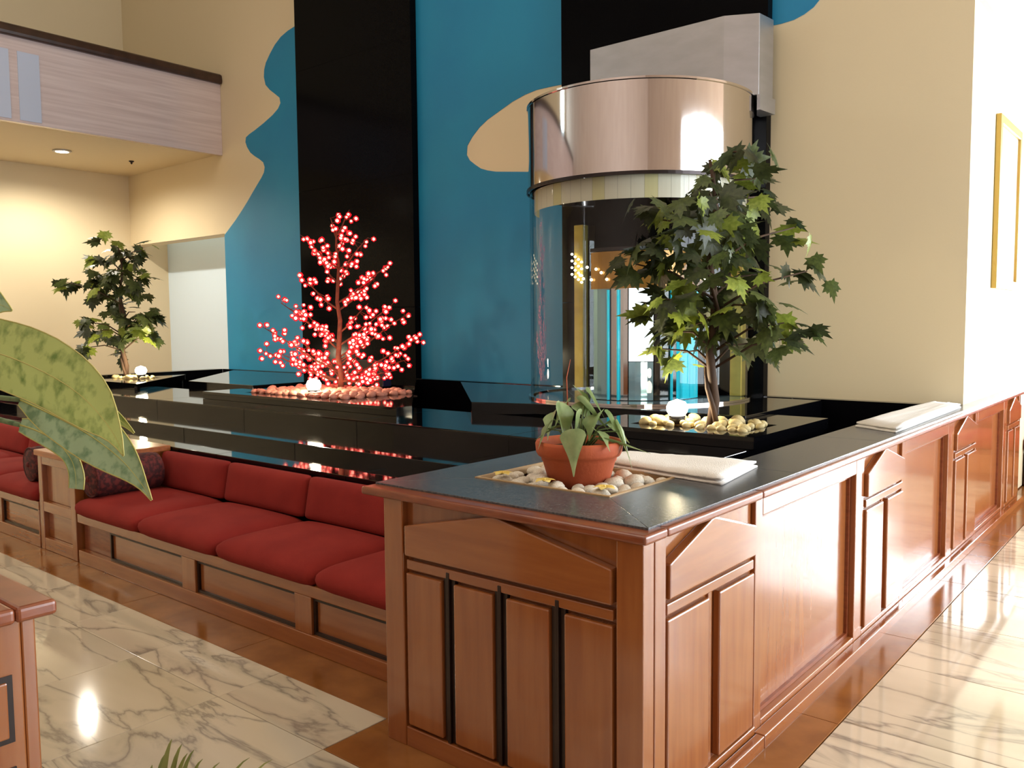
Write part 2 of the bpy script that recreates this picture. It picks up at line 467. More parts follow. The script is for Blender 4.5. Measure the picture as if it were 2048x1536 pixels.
for i, (c, ya, yb, za, zb) in enumerate(((-13.22, -3.4, -2.2, 4.9, 7.0),)):  # unseen left window, added for its reflection in the steel drum
    w = struct(bpy.data.objects.new('window_%d' % (i + 3), None)); COL.objects.link(w); ORG[w.name] = Vector((0, 0, 0))
    ym = (ya + yb) / 2
    for a, b in ((ya, ya + .05), (ym - .06, ym + .06), (yb - .05, yb)): box('mullion', M['lobbywall'], (c - .04, c + .04, a, b, za, zb), w)
    for a, b in ((ya + .05, ym - .06), (ym + .06, yb - .05)): box('pane', M['window_glass'], (c - .004, c + .004, a, b, za, zb), w)  # panes of the added, unseen left window
# cornice on the hall side of the wall
struct(MB().prism([(0, 3.72), (.04, 3.72), (.06, 3.80), (.12, 3.84), (.12, 3.92), (0, 3.92)], YB + .02, 15.0, lambda u, w, n: (XW + u, n, w)).build('trim_2', M['ceiling']))

# mural: flat painted shapes on the back wall
toB = lambda u, w, n: (u, YB - n, w)
wave = [(-10.5, .945), (-10.5, 2.78), (-10.36, 2.87), (-10.22, 2.96), (-10.07, 3.07), (-9.94, 3.17), (-9.81, 3.28), (-9.7, 3.37), (-9.6, 3.45), (-9.54, 3.51), (-9.52, 3.575), (-9.55, 3.64), (-9.63, 3.69), (-9.73, 3.74),
        (-9.83, 3.80), (-9.9, 3.88), (-9.935, 3.95), (-9.92, 4.01), (-9.84, 4.04), (-9.72, 4.07), (-9.52, 4.13), (-9.32, 4.2), (-9.2, 4.26), (-9.145, 4.32), (-9.16, 4.39), (-9.25, 4.45), (-9.36, 4.52), (-9.45, 4.60), (-9.48, 4.7), (-9.47, 4.79),
        (-9.43, 4.87), (-9.34, 4.96), (-9.23, 5.05), (-9.1, 5.12), (-8.96, 5.16), (-8.8, 5.185), (-8.6, 5.2), (-8.5, 5.6), (-8.4, 6.4), (-6.2, 6.4), (-6.2, .945)]
MB().prism(wave, 0, .004, toB).build('mural_paint', M['teal'], wall_back)
mid = [(-6.2, .945), (-6.2, 3.27), (-5.99, 3.27), (-5.95, 3.21), (-5.88, 3.16), (-5.8, 3.11), (-5.71, 3.08), (-5.6, 3.055), (-5.48, 3.04), (-5.15, 3.0), (-4.6, 2.95), (-4.6, .945)]
MB().prism(mid, 0, .004, toB).build('mural_paint', M['teal'], wall_back)
mid2 = [(-6.2, 6.4), (-2.6, 6.4), (-2.2, 5.6), (-2.1, 4.6), (-2.2, 4.25), (-2.3, 4.06), (-2.36, 3.97), (-2.43, 3.90), (-2.5, 3.865), (-2.58, 3.842), (-2.68, 3.835), (-2.8, 3.84), (-4.6, 3.75), (-4.72, 3.755), (-4.92, 3.76), (-5.08, 3.76), (-5.22, 3.74), (-5.38, 3.70), (-5.54, 3.64), (-5.7, 3.58), (-5.81, 3.52), (-5.91, 3.44), (-5.98, 3.36), (-5.99, 3.27), (-6.2, 3.27)]
MB().prism(mid2, 0, .004, toB).build('mural_paint', M['teal'], wall_back)

# balcony along the left side
bal = thing('balcony', 'mezzanine balcony with grey parapet and dark brown handrail at upper left', 'balcony', (-11.8, 1.5, 3.87))
box('slab', M['cream'], (-13.15, -10.56, -4.0, YB - .002, 3.87, 4.05), bal)
box('parapet', M['parapet'], (-10.56, -10.49, -4.0, YB - .002, 3.85, 4.79), bal)
for ya_, yb_ in ((3.20, 3.90), (3.99, 4.22)):  # added panes, coloured like the bright window showing in the parapet
    box('pane', M['window_image'], (-10.489, -10.482, ya_, yb_, 3.88, 4.64), bal)  # added pane, stands in for the bright window
MB().prism([(-10.60, 4.79), (-10.44, 4.79), (-10.43, 4.83), (-10.44, 4.90), (-10.47, 4.92), (-10.57, 4.92), (-10.60, 4.90)], -4.0, YB - .002, lambda u, w, n: (u, n, w)).build('handrail', M['rail'], bal, bevel=.01)
for k, (y, lit) in enumerate(((5.0, 1), (1.8, 1), (-1.5, 1))):  # first lamp is visible; the other two are unseen, added for light
    lp = thing('ceiling_spotlight', ['round recessed downlight glowing in the balcony soffit at far left', 'second recessed downlight, unseen, added for light in the balcony soffit', 'third recessed downlight, unseen, added for light in the balcony soffit'][k], 'downlight', (-11.84, y, 3.87))
    MB().lathe([(.085, 3.868), (.115, 3.868), (.115, 3.855), (.085, 3.850)], (-11.84, y, 0), 20).build('trim_ring', M['steel_brushed'], lp)
    MB().lathe([(0.0, 3.852), (.07, 3.854), (.085, 3.862)], (-11.84, y, 0), 16).build('lens', M['warm_lamp'], lp)
    l = bpy.data.lights.new('downlight', 'SPOT'); l.energy = 260; l.color = (1.0, 0.91, 0.76); l.spot_size = 2.9; l.spot_blend = 0.6; l.shadow_soft_size = .05
    lo = bpy.data.objects.new('downlight', l); COL.objects.link(lo); lo.parent = lp; lo.location = (0, 0, -.04)
dt = MB().lathe([(0, 3.82), (.012, 3.83), (.016, 3.85), (.035, 3.858), (.035, 3.87)], (-11.87, 5.95, 0), 14).build('sprinkler_head', M['steel_dark'], None, smooth=True)
tag(dt, 'small dark sprinkler head under the balcony soffit', 'sprinkler')

# picture on the hall wall
pic = thing('framed_picture', 'tall gold framed picture hanging on the bright white wall at right', 'picture', (XW, 7.78, 2.43))
y0, y1, z0, z1 = 7.33, 8.23, 1.78, 3.085
for b in ((y0, y0 + .07, z0, z1), (y1 - .07, y1, z0, z1), (y0 + .07, y1 - .07, z0, z0 + .07), (y0 + .07, y1 - .07, z1 - .07, z1)):
    box('frame', M['gold_frame'], (XW + .002, XW + .04, *b), pic, bevel=.006)
box('canvas', M['canvas'], (XW + .004, XW + .018, y0 + .07, y1 - .07, z0 + .07, z1 - .07), pic)

# ------------------------------------------------------------------ black granite pilasters
for k, (a, b) in enumerate(((-8.70, -6.70), (-4.72, -2.75))):
    p = thing('granite_pilaster', ['black polished granite pilaster behind the red berry tree', 'black polished granite pilaster behind the glass cylinder'][k], 'pilaster', ((a + b) / 2, YB, .3))
    for j in range(5):
        z = .3 + j * 1.43
        box('granite_slab', M['granite_pil'], (a, b, YB - .09, YB - .005, z + .001, z + 1.429), p, bevel=.002)

# ------------------------------------------------------------------ the stepped black granite basin
bas = thing('granite_basin', 'stepped black granite basin with low ledges behind the red sofa', 'basin', (-6.0, 4.9, .0))
G = M['granite']
box('basin_floor', G, (-10.55, -1.57, 3.26, YB - .1, .15, .30), bas)
for name, m, za, zb, ya, yb in (('front_ledge', G, .15, .688, 3.07, 3.45), ('middle_ledge', G, .15, .751, 3.44, 3.99), ('upper_ledge', G, .15, .857, 3.98, 4.85)):
    xr = {'front_ledge': -2.44, 'middle_ledge': -1.90, 'upper_ledge': -1.90}[name]
    edges = [-10.5 + (xr + 10.5) * k / 6 for k in range(7)]
    for k in range(6):
        box(name, m, (edges[k] + .0008, edges[k + 1] - .0008, ya, yb, za, zb), bas, bevel=.003)
# border along the left end and the foot of the back wall
box('side_kerb', G, (-10.72, -10.5, 3.07, YB - .1, .0, .95), bas, bevel=.003)
box('back_kerb', G, (-10.5, -8.72, YB - .1, YB - .006, .3, .95), bas)
box('back_kerb', G, (-6.68, -4.74, YB - .1, YB - .006, .3, .95), bas)
box('back_kerb', G, (-2.74, -1.575, YB - .1, YB - .006, .3, .95), bas)
# rear decks, cut by diagonal channels
MB().prism([(-8.62, 4.86), (-7.40, 4.86), (-7.40, 5.72), (-5.97, 5.72), (-6.67, 6.43), (-10.21, 6.43)], .3, .945).build('rear_deck', G, bas, bevel=.003)
MB().prism([(-4.38, 4.79), (-3.9, 4.95), (-3.2, 5.02), (-2.28, 5.07), (-2.28, 6.43), (-6.03, 6.43)], .3, .945).build('cylinder_deck', G, bas, bevel=.003)


for pl in ([(-7.36, 4.86), (-5.12, 4.86), (-5.95, 5.68), (-7.36, 5.68)], [(-3.03, 4.86), (-1.9, 4.86), (-1.9, 5.4), (-2.29, 5.4), (-2.29, 4.98), (-3.03, 4.98)], [(-10.47, 4.86), (-9.4, 4.86), (-10.17, 5.68), (-10.47, 5.68)]):
    MB().prism(pl, .3, .857).build('planter_footing', G, bas)


def planter(name, label, poly, hole, top):
    """raised granite planter: slabs around a square bed, faces as slabs, bed fill"""
    cx = sum(p[0] for p in poly) / len(poly); cy = sum(p[1] for p in poly) / len(poly)
    t = thing(name, label, 'planter', (cx, cy, .86))
    MB().prism([(cx + (x - cx) * .992, cy + (y - cy) * .992) for x, y in poly], .86, top - .035).build('body', G, t)
    n = len(poly)
    for i in range(n):                                      # cladding slabs
        a = Vector(poly[i]); b = Vector(poly[(i + 1) % n])
        d = b - a; L = d.length; k = max(1, round(L / 1.25)); d.normalize(); nn = Vector((-d.y, d.x))
        if (Vector((cx, cy)) - a).dot(nn) < 0: nn = -nn
        for j in range(k):
            p = a + d * (L * j / k + .001); q = a + d * (L * (j + 1) / k - .001)
            MB().prism([tuple(p), tuple(q), tuple(q + nn * .03), tuple(p + nn * .03)], .859, top - .031).build('side_slab', G, t)
    hx0, hx1, hy0, hy1 = hole
    # top: four rim slabs clipped to the polygon by bisecting
    bm = bmesh.new()
    f = bm.faces.new([bm.verts.new((x, y, top)) for x, y in poly])
    for co, no in (((hx0, 0, 0), (1, 0, 0)), ((hx1, 0, 0), (1, 0, 0)), ((0, hy0, 0), (0, 1, 0)), ((0, hy1, 0), (0, 1, 0))):
        bmesh.ops.bisect_plane(bm, geom=bm.verts[:] + bm.edges[:] + bm.faces[:], plane_co=co, plane_no=no)
    slabs = {}
    for f in bm.faces:
        c = f.calc_center_median()
        key = 'front' if c.y < hy0 else 'back' if c.y > hy1 else 'left' if c.x < hx0 else 'right' if c.x > hx1 else None
        if key: slabs.setdefault(key, []).append([(v.co.x, v.co.y) for v in f.verts])
    bm.free()
    for key, polys in slabs.items():
        mb = MB()
        for pl in polys: mb.prism(pl, top - .03, top)
        mb.build('rim_slab', G, t)
    box('bed_fill', M['soil'], (hx0, hx1, hy0, hy1, top - .034, top - .02), t)
    return t


ZP = .925
planter('granite_planter', 'black granite planter in the middle holding the lit red berry tree', [(-7.38, 4.30), (-4.69, 4.30), (-4.69, 4.46), (-5.95, 5.70), (-7.38, 5.70)], (-6.92, -5.50, 4.46, 5.30), ZP)
planter('granite_planter', 'black granite planter at right under the larger maple tree', [(-3.05, 4.29), (-1.88, 4.29), (-1.88, 5.42), (-2.27, 5.42), (-2.27, 4.99), (-3.05, 4.99)], (-2.75, -2.0, 4.45, 4.9), ZP)
planter('granite_planter', 'black granite corner planter at far left under the small maple tree', [(-10.49, 4.45), (-8.95, 4.45), (-10.15, 5.70), (-10.49, 5.70)], (-10.4, -9.75, 4.75, 5.15), ZP)
ub = thing('equipment_box', 'black equipment box with a navy end standing behind the berry tree trunk', 'box', (-6.5, 5.62, ZP))
box('body', M['black_plastic'], (-7.05, -6.28, 5.58, 5.69, ZP, 1.19), ub, bevel=.006)
box('end_panel', M['navy'], (-6.278, -6.27, 5.585, 5.685, ZP + .01, 1.18), ub)

# ------------------------------------------------------------------ wooden counter: shared face builder
Wd, WH, WT = M['wood'], M['wood_h'], M['wood_trim']


def pediment_module(par, to, s0, s1, apex, n_panels, gap, dark=False):
    """raised pediment, rail and fluted vertical panels; `to(s, z, n)` maps face coordinates"""
    MB().prism([(s0, .715), (s1, .715), (s1, .825), (apex, .918), (s0, .825)], -.018, .018, to).build('pediment_panel', WH, par, bevel=.006)
    MB().prism([(s0, .665), (s1, .665), (s1, .700), (s0, .700)], -.018, .008, to).build('rail', WH, par, bevel=.004)
    w = (s1 - s0 - gap * (n_panels - 1)) / n_panels
    for i in range(n_panels):
        a = s0 + i * (w + gap)
        MB().prism([(a, .085), (a + w, .085), (a + w, .652), (a, .652)], -.018, .012, to).build('vertical_panel', Wd, par, bevel=.006)
        if i < n_panels - 1:
            c = a + w + gap / 2
            if dark:
                for q0, q1, zt, nn in ((a + w + .002, c - gap * .12, .672, .0), (c - gap * .12, c + gap * .12, .688, .011), (c + gap * .12, a + w + gap - .002, .672, .0)):
                    MB().prism([(q0, .078), (q1, .078), (q1, zt), (q0, zt)], -.017, nn, to).build('groove_flute', M['wood_dark'], par, bevel=.002)
                continue
            MB().prism([(a + w - .002, .07), (a + w + gap + .002, .07), (a + w + gap + .002, .685), (a + w - .002, .685)], -.022, -.0165, to).build('groove', M['wood_dark'], par)
            MB().prism([(c - gap * .18, .07), (c + gap * .18, .07), (c + gap * .18, .66), (c - gap * .18, .66)], -.022, -.006, to).build('fillet', Wd, par, bevel=.003)


def flat_module(par, to, s0, s1, z0=.075, z1=.838):
    MB().prism([(s0, z0), (s1, z0), (s1, z1), (s0, z1)], -.06, -.040, to).build('flat_panel', Wd, par)
    b = .016                                                 # thin bead around the panel
    MB().prism([(s0, z0), (s0 + b, z0), (s0 + b, z1), (s0, z1)], -.041, -.026, to).prism([(s1 - b, z0), (s1, z0), (s1, z1), (s1 - b, z1)], -.041, -.026, to)\
        .prism([(s0 + b, z0), (s1 - b, z0), (s1 - b, z0 + b), (s0 + b, z0 + b)], -.041, -.026, to).prism([(s0 + b, z1 - b), (s1 - b, z1 - b), (s1 - b, z1), (s0 + b, z1)], -.041, -.026, to).build('bead', WT, par)


def board(par, name, to, s0, s1, z0, z1, n0, n1, m=None, bev=.004):
    return MB().prism([(s0, z0), (s1, z0), (s1, z1), (s0, z1)], n0, n1, to).build(name, m or Wd, par, bevel=bev)


YF, XR = 2.08, -1.245
toE = lambda u, w, n: (u, YF - n, w)
toR = lambda u, w, n: (XR + n, u, w)
cu = thing('corner_planter_cabinet', 'wooden corner planter cabinet with gabled panels and dark grooves holding the clay pot', 'cabinet', (-1.8, 2.6, 0))
# carcass (hollow under the bed)
MB().box(-2.32, -1.29, 2.13, 2.36, .02, .92).box(-2.32, -1.36, 2.95, 3.25, .02, .92).box(-2.32, -2.22, 2.36, 2.95, .02, .92).box(-1.53, -1.36, 2.36, 2.95, .02, .92).build('carcass', WT, cu)
board(cu, 'backing', toE, -2.30, -1.27, .03, .94, -.05, -.016)
board(cu, 'stile', toE, -2.335, -2.235, .0, .915, -.05, .012)
board(cu, 'stile', toE, -1.325, XR + .012, .0, .915, -.05, .012)
board(cu, 'side_panel', lambda u, w, n: (-2.335 - n, u, w), YF + .01, 3.25, .0, .92, -.03, 0)
pediment_module(cu, toE, -2.222, -1.338, -1.80, 4, .058, dark=True)
board(cu, 'skirting', toE, -2.235, -1.325, .0, .075, -.05, .010, WH)
board(cu, 'backing', toR, YF + .1, 2.86, .03, .94, -.05, -.016)
board(cu, 'stile', toR, YF + .055, 2.200, .0, .915, -.05, .012)
pediment_module(cu, toR, 2.215, 2.835, 2.505, 2, .075)
board(cu, 'skirting', toR, 2.20, 2.862, .0, .075, -.05, .008, WH)
board(cu, 'plinth', toR, YF + .02, 2.862, .0, .05, .013, .045, WH)
# top moulding
for to, a, b in ((toE, -2.44, XR + .03), (toR, YF + .1005, 2.862)):
    MB().prism([(a, .915), (b, .915), (b, .945), (a, .945)], -.10, .03, to).build('top_moulding', WT, cu, bevel=.009, seg=3)
MB().box(-2.44, -2.34, 2.18, 3.25, .915, .945).build('top_moulding', WT, cu, bevel=.006)
box('bed_tray', M['soil'], (-2.22, -1.53, 2.36, 2.95, .80, .905), cu)

cr = thing('counter_run', 'long panelled wooden counter running back along the bright marble hall', 'counter', (-1.4, 5.5, 0))
y = 2.866
stile_pos = []
mods = [('f', 2.93, 3.975), ('p', 4.09, 4.715), ('f', 4.785, 5.72), ('p', 5.87, 6.495), ('f', 6.56, 7.50), ('p', 7.64, 8.17)]
board(cr, 'backing', toR, 2.866, 8.2, .03, .94, -.09, -.058)
prev = 2.866
for kind, a, b in mods:
    board(cr, 'stile', toR, prev, a - .001, .0, .915, -.06, .0)
    if kind == 'p':
        board(cr, 'backing', toR, a - .01, b + .01, .03, .915, -.06, -.016)
        pediment_module(cr, toR, a + .012, b - .012, (a + b) / 2 - .03, 2, .075)
    else:
        flat_module(cr, toR, a, b)
        board(cr, 'rail', toR, a, b, .840, .915, -.06, .0, WH)
    board(cr, 'skirting', toR, a, b, .0, .074, -.06, .0, WH)
    prev = b + .001
board(cr, 'stile', toR, prev, 8.22, .0, .915, -.06, .0)
board(cr, 'plinth', toR, 2.866, 8.22, .0, .05, .001, .045, WH)
MB().prism([(2.864, .915), (8.24, .915), (8.24, .945), (2.864, .945)], -.055, .03, toR).build('top_moulding', WT, cr, bevel=.009, seg=3)
box('inner_face', G, (-1.56, -1.50, 3.252, YB - .02, .0, .92), cr)
MB().box(-1.50, -1.335, 3.252, YB - .02, .02, .92).build('carcass', WT, cr)
box('end_panel', Wd, (XW + .002, XR, 8.20, 8.22, 0, .915), cr)

GT = M['granite_top']
gt = thing('granite_countertop', 'grey granite countertop with a square pebble bed on the wooden counter', 'countertop', (-1.6, 3.2, .93))
hx0, hx1, hy0, hy1 = -2.19, -1.57, 2.41, 2.90
top_slabs = [[(-2.43, 2.115), (XR - .0, 2.115), (hx1, hy0), (hx0, hy0)], [(-2.43, 2.115), (hx0, hy0), (hx0, hy1), (-2.43, 3.25)],
             [(hx0, hy1), (hx1, hy1), (-1.56, 3.25), (-2.43, 3.25)], [(XR, 2.115), (XR, 3.25), (-1.56, 3.25), (hx1, hy1), (hx1, hy0)]]
for p in top_slabs:
    MB().prism(p, .925, .952).build('slab', GT, gt, bevel=.0015)
for a, b in ((3.251, 4.35), (4.351, 5.45), (5.451, YB - .01)):
    MB().prism([(-1.56, a), (XR, a), (XR, b), (-1.56, b)], .925, .952).build('slab', GT, gt, bevel=.0015)
for a, b in ((YB - .009, 7.4), (7.401, 8.22)):
    MB().prism([(XW + .002, a), (XR, a), (XR, b), (XW + .002, b)], .925, .952).build('slab', GT, gt, bevel=.0015)
MB().prism([(hx0, hy0), (hx1, hy0), (hx1 - .012, hy0 + .012), (hx0 + .012, hy0 + .012)], .925, .956).prism([(hx0, hy1), (hx1, hy1), (hx1 - .012, hy1 - .012), (hx0 + .012, hy1 - .012)], .925, .956)\
    .prism([(hx0, hy0), (hx0, hy1), (hx0 + .012, hy1 - .012), (hx0 + .012, hy0 + .012)], .925, .956).prism([(hx1, hy0), (hx1, hy1), (hx1 - .012, hy1 - .012), (hx1 - .012, hy0 + .012)], .925, .956).build('bed_edging', M['edging'], gt)

# ------------------------------------------------------------------ sofas
toS = lambda u, w, n: (u, 2.40 - n, w)


def cushion(mb_name, par, x0, x1, ya, yb, z0, z1, crown, lean=0.0):
    """soft box: grid over the surface with rounded edges; lean shifts the top backwards"""
    nx, ny = 10, 8
    vs = []; fs = []
    def P(i, j, side):
        u = i / nx; v = j / ny
        eu = 1 - abs(2 * u - 1) ** 14; ev = 1 - abs(2 * v - 1) ** 10
        e = (eu * ev) ** .5
        x = x0 + (x1 - x0) * u; y = ya + (yb - ya) * v
        zm = (z0 + z1) / 2
        z = zm + side * ((z1 - z0) / 2 * (.62 + .38 * e) + crown * max(0, math.sin(PI * u) * math.sin(PI * v)) * (side > 0))
        return (x, y, z)
    for side in (1, -1):
        k = len(vs)
        for j in range(ny + 1):
            for i in range(nx + 1): vs.append(P(i, j, side))
        for j in range(ny):
            for i in range(nx):
                a = k + j * (nx + 1) + i
                fs.append((a, a + 1, a + nx + 2, a + nx + 1))
    n1 = (nx + 1) * (ny + 1)
    ring = [i for i in range(nx + 1)] + [j * (nx + 1) + nx for j in range(1, ny + 1)] + [ny * (nx + 1) + i for i in range(nx - 1, -1, -1)] + [j * (nx + 1) for j in range(ny - 1, 0, -1)]
    for q in range(len(ring)):
        a, b = ring[q], ring[(q + 1) % len(ring)]
        fs.append((a, b, b + n1, a + n1))
    if lean:
        vs = [(x, y, z) for x, y, z in vs]
    mb = MB(); mb.add(vs, fs)
    return mb


def sofa(name, label, x0, x1, n, panels):
    t = thing(name, label, 'sofa', ((x0 + x1) / 2, 2.9, 0))
    box('base', WT, (x0, x1, 2.44, 3.05, .0, .29), t)
    board(t, 'seat_rail', toS, x0, x1, .268, .325, -.04, .004, WH)
    board(t, 'skirting', toS, x0, x1, .0, .085, -.04, .004, WH)
    for a, b, s in panels:
        board(t, 'base_panel', toS, a, b, .085, .268, -.04, -.026, WH)
        MB().prism([(a, .25), (b, .25), (b, .267), (a, .267)], -.03, -.012, toS).prism([(a, .086), (b, .086), (b, .10), (a, .10)], -.03, -.012, toS)\
            .prism([(a, .10), (a + .015, .10), (a + .015, .25), (a, .25)], -.03, -.012, toS).prism([(b - .015, .10), (b, .10), (b, .25), (b - .015, .25)], -.03, -.012, toS).build('panel_bead', M['wood_dark'], t)
        board(t, 'stile', toS, *s, .085, .268, -.04, .002)
    w = (x1 - x0) / n
    for i in range(n):
        a, b = x0 + w * i + .002, x0 + w * (i + 1) - .002
        cushion('seat_cushion', t, a, b, 2.36, 3.0, .30, .44, .02).build('seat_cushion', M['red'], t, smooth=True, sub=1)
        # back cushion: lies in the x-z plane, leaning backwards
        mb = cushion('back_cushion', t, a, b, .43, .672, -.045, .045, .014)
        mb.v = [(x, 2.965 - z + (y - .43) * .20, y) for x, y, z in mb.v]
        mb.build('back_cushion', M['red'], t, smooth=True, sub=1)
    return t


XS0, XS1 = -5.70, -2.345
sofa('built_in_sofa', 'long red built-in sofa with panelled wooden base beside the wooden corner cabinet', XS0 , XS1, 4,
     [(-2.62, -2.36, (-2.355, -2.345)), (-3.23, -2.63, (-2.64, -2.61)), (-4.26, -3.36, (-3.36, -3.23)), (-5.28, -4.40, (-4.40, -4.26))])
sofa('built_in_sofa', 'red built-in sofa at the left edge behind the big plant leaf', -9.6, -6.31, 4,
     [(-7.0, -6.33, (-6.33, -6.31)), (-8.0, -7.12, (-7.12, -7.0)), (-9.0, -8.12, (-8.12, -8.0))])
dv = thing('sofa_divider', 'wooden divider cabinet with honey-coloured top between the two red sofas', 'cabinet', (-6.0, 2.9, 0))
DX0, DX1 = -6.29, -5.72
box('body', Wd, (DX0, DX1, 2.46, 3.06, .0, .66), dv)
MB().box(DX0 - .012, DX1 + .012, 2.375, 3.065, .66, .70).build('top', M['wood_light'], dv, bevel=.006)
for a, b in ((DX0, DX0 + .06), (DX1 - .07, DX1)): board(dv, 'stile', toS, a, b, .0, .66, -.06, .004)
for z0_, z1_ in ((.60, .66), (.27, .34), (.0, .085)): board(dv, 'rail', toS, DX0 + .06, DX1 - .07, z0_, z1_, -.06, .002, WH)
board(dv, 'front_panel', toS, DX0 + .06, DX1 - .07, .34, .60, -.06, -.03)
board(dv, 'front_panel', toS, DX0 + .06, DX1 - .07, .085, .27, -.06, -.03, WH)
for k, (x, lab) in enumerate(((-5.575, 'dark maroon bolster lying at the left end of the long red sofa'), (-6.52, 'dark maroon bolster on the left sofa, its round end facing forward'))):
    bo = thing('bolster', lab, 'bolster', (x, 2.8, .56))
    r = .125
    MB().lathe([(0.02, 2.42), (.09, 2.425), (.118, 2.44), (r, 2.48), (r * 1.03, 2.7), (r, 2.84), (.118, 2.88), (.09, 2.895), (.02, 2.90)], (x, 0, .565), 24, axis='Y').build('cover', M['maroon'], bo, smooth=True)
    MB().lathe([(0, 2.405), (.018, 2.41), (.022, 2.425)], (x, 0, .565), 12, axis='Y').build('button', M['maroon'], bo, smooth=True)
    MB().lathe([(.112, 2.436), (.121, 2.43), (.124, 2.442), (.118, 2.448)], (x, 0, .565), 24, axis='Y').build('piping', M['maroon'], bo, smooth=True)

# ------------------------------------------------------------------ the steel and glass cylinder
LC = (-3.6, 5.95); LR = .885
a0, a1 = PI - .565, 2 * PI + .565
lift = thing('glass_cylinder_lift', 'glass cylinder with a polished steel drum on top in front of the black pilaster', 'lift', (LC[0], LC[1], .945))
c3 = (LC[0], LC[1], 0)
MB().lathe([(LR - .02, 2.585), (LR, 2.585), (LR, 3.24), (LR - .02, 3.24), (LR - .02, 2.585)], c3, 72, a0, a1).build('steel_drum', M['steel'], lift, smooth=False)
for p in lift.children[-1].data.polygons: p.use_smooth = True
lift.children[-1].modifiers.new('es', 'EDGE_SPLIT').split_angle = .6
MB().lathe([(0.01, 3.225), (LR - .02, 3.225)], c3, 48, a0, a1).build('drum_cover', M['steel_brushed'], lift)
MB().lathe([(LR + .001, 2.575), (LR + .012, 2.575), (LR + .012, 2.60), (LR + .001, 2.60)], c3, 72, a0, a1).build('drum_edge', M['steel_dark'], lift)
MB().lathe([(LR + .001, 3.225), (LR + .008, 3.23), (LR + .008, 3.245), (LR - .02, 3.245)], c3, 72, a0, a1).build('drum_edge', M['steel'], lift)
MB().lathe([(LR - .012, .962), (LR - .012, 2.585)], c3, 72, a0, a1).build('curved_glass', M['glass'], lift, smooth=True)
MB().lathe([(LR - .03, .946), (LR + .006, .946), (LR + .006, .962), (LR - .03, .962), (LR - .03, .946)], c3, 72, a0, a1).build('base_ring', M['steel'], lift)
MB().lathe([(0.01, .95), (LR - .05, .95)], c3, 48, a0, a1).build('cab_floor', M['panel_blue'], lift)
for k in range(30):
    b0 = math.radians(-160 + 6.5 * k); b1 = math.radians(-160 + 6.5 * (k + 1)) - .0015
    MB().lathe([(.835, 2.42), (.835, 2.583)], c3, 3, b0, b1).build('valance_strip', M['valance'] if k % 4 else M['valance2'], lift)
# made-up inner core; its white and teal panels stand in for window reflections
core = [(-102, -84, 'panel_blue'), (-83, -68, 'steel'), (-67, -46, 'window_reflection'), (-45, -24, 'added_panel_dark'), (-23, -8, 'teal_reflection'), (-7, 8, 'teal_reflection'), (9, 30, 'steel')]
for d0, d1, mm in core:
    zz1 = 1.80 if mm != 'added_panel_dark' else 1.80
    zz0 = 1.25 if mm == 'window_reflection' else .955
    MB().lathe([(.5, zz0), (.5, zz1), (.48, zz1), (.48, zz0), (.5, zz0)], c3, 4, math.radians(d0), math.radians(d1)).build('added_core_panel', M[mm], lift)
    if mm == 'window_reflection':
        MB().lathe([(.5, .955), (.5, 1.245), (.48, 1.245), (.48, .955), (.5, .955)], c3, 4, math.radians(d0), math.radians(d1)).build('added_core_panel', M['panel_blue'], lift)
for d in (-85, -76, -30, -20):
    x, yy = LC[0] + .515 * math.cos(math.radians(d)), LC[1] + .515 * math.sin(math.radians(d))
    MB().tube([(x, yy, .955), (x, yy, 1.79)], .011, 8).build('reflection_tube', M['teal_reflection'], lift, smooth=True)  # added glowing teal lines of the window reflection
MB().lathe([(.49, 1.80), (.51, 1.80), (.51, 2.08), (.49, 2.08), (.49, 1.80)], c3, 32, math.radians(-104), math.radians(30)).build('amber_reflection_band', M['amber_reflection'], lift)  # added band, coloured like the golden reflections
MB().lathe([(.02, 2.085), (.52, 2.085), (.52, 2.11), (.02, 2.11)], c3, 32, math.radians(-104), math.radians(30)).build('core_cap', M['steel_dark'], lift)
for x in (-4.45, -2.93):
    box('brass_post', M['brass'], (x - .05, x + .05, 6.32, 6.40, .95, 2.42), lift, bevel=.006)
for i in range(26):  # added glints: berries and lamps mirrored in the glass
    d = math.radians(-118 + 5.4 * i); z = 1.86 + .17 * R.random()
    MB().lathe([(0, -.012), (.011, -.005), (.011, .005), (0, .012)], (LC[0] + .525 * math.cos(d), LC[1] + .525 * math.sin(d), z), 8).build('lamp_glint', M['glint'], lift, smooth=True)
for i in range(16):  # more added reflection glints by the left post
    x = -4.50 + .035 * (i % 4); z = 1.98 + .06 * (i // 4) - .025 * (i % 4)
    MB().lathe([(0, -.012), (.012, -.005), (.012, .005), (0, .012)], (x, 6.29, z), 8).build('lamp_glint', M['glint'], lift, smooth=True)
hood = thing('steel_hood', 'brushed steel box hood fixed to the black pilaster above the drum', 'hood', (-3.4, 6.3, 3.2))
HP = [(-4.17, 6.10), (-2.95, 6.10), (-2.72, 6.22), (-2.70, 6.435), (-4.17, 6.435)]
MB().prism(HP, 3.246, 3.845).build('body', M['steel_brushed'], hood, bevel=.004)
MB().prism([(-2.725, 6.2), (-2.70, 6.2), (-2.68, 6.435), (-2.80, 6.435), (-2.80, 6.37)], 3.13, 3.244).build('corner_flap', M['steel_brushed'], hood)

# ------------------------------------------------------------------ plants
HU = Vector((.770, .638, 0)).normalized(); HV = Vector((-.638, .770, 0))


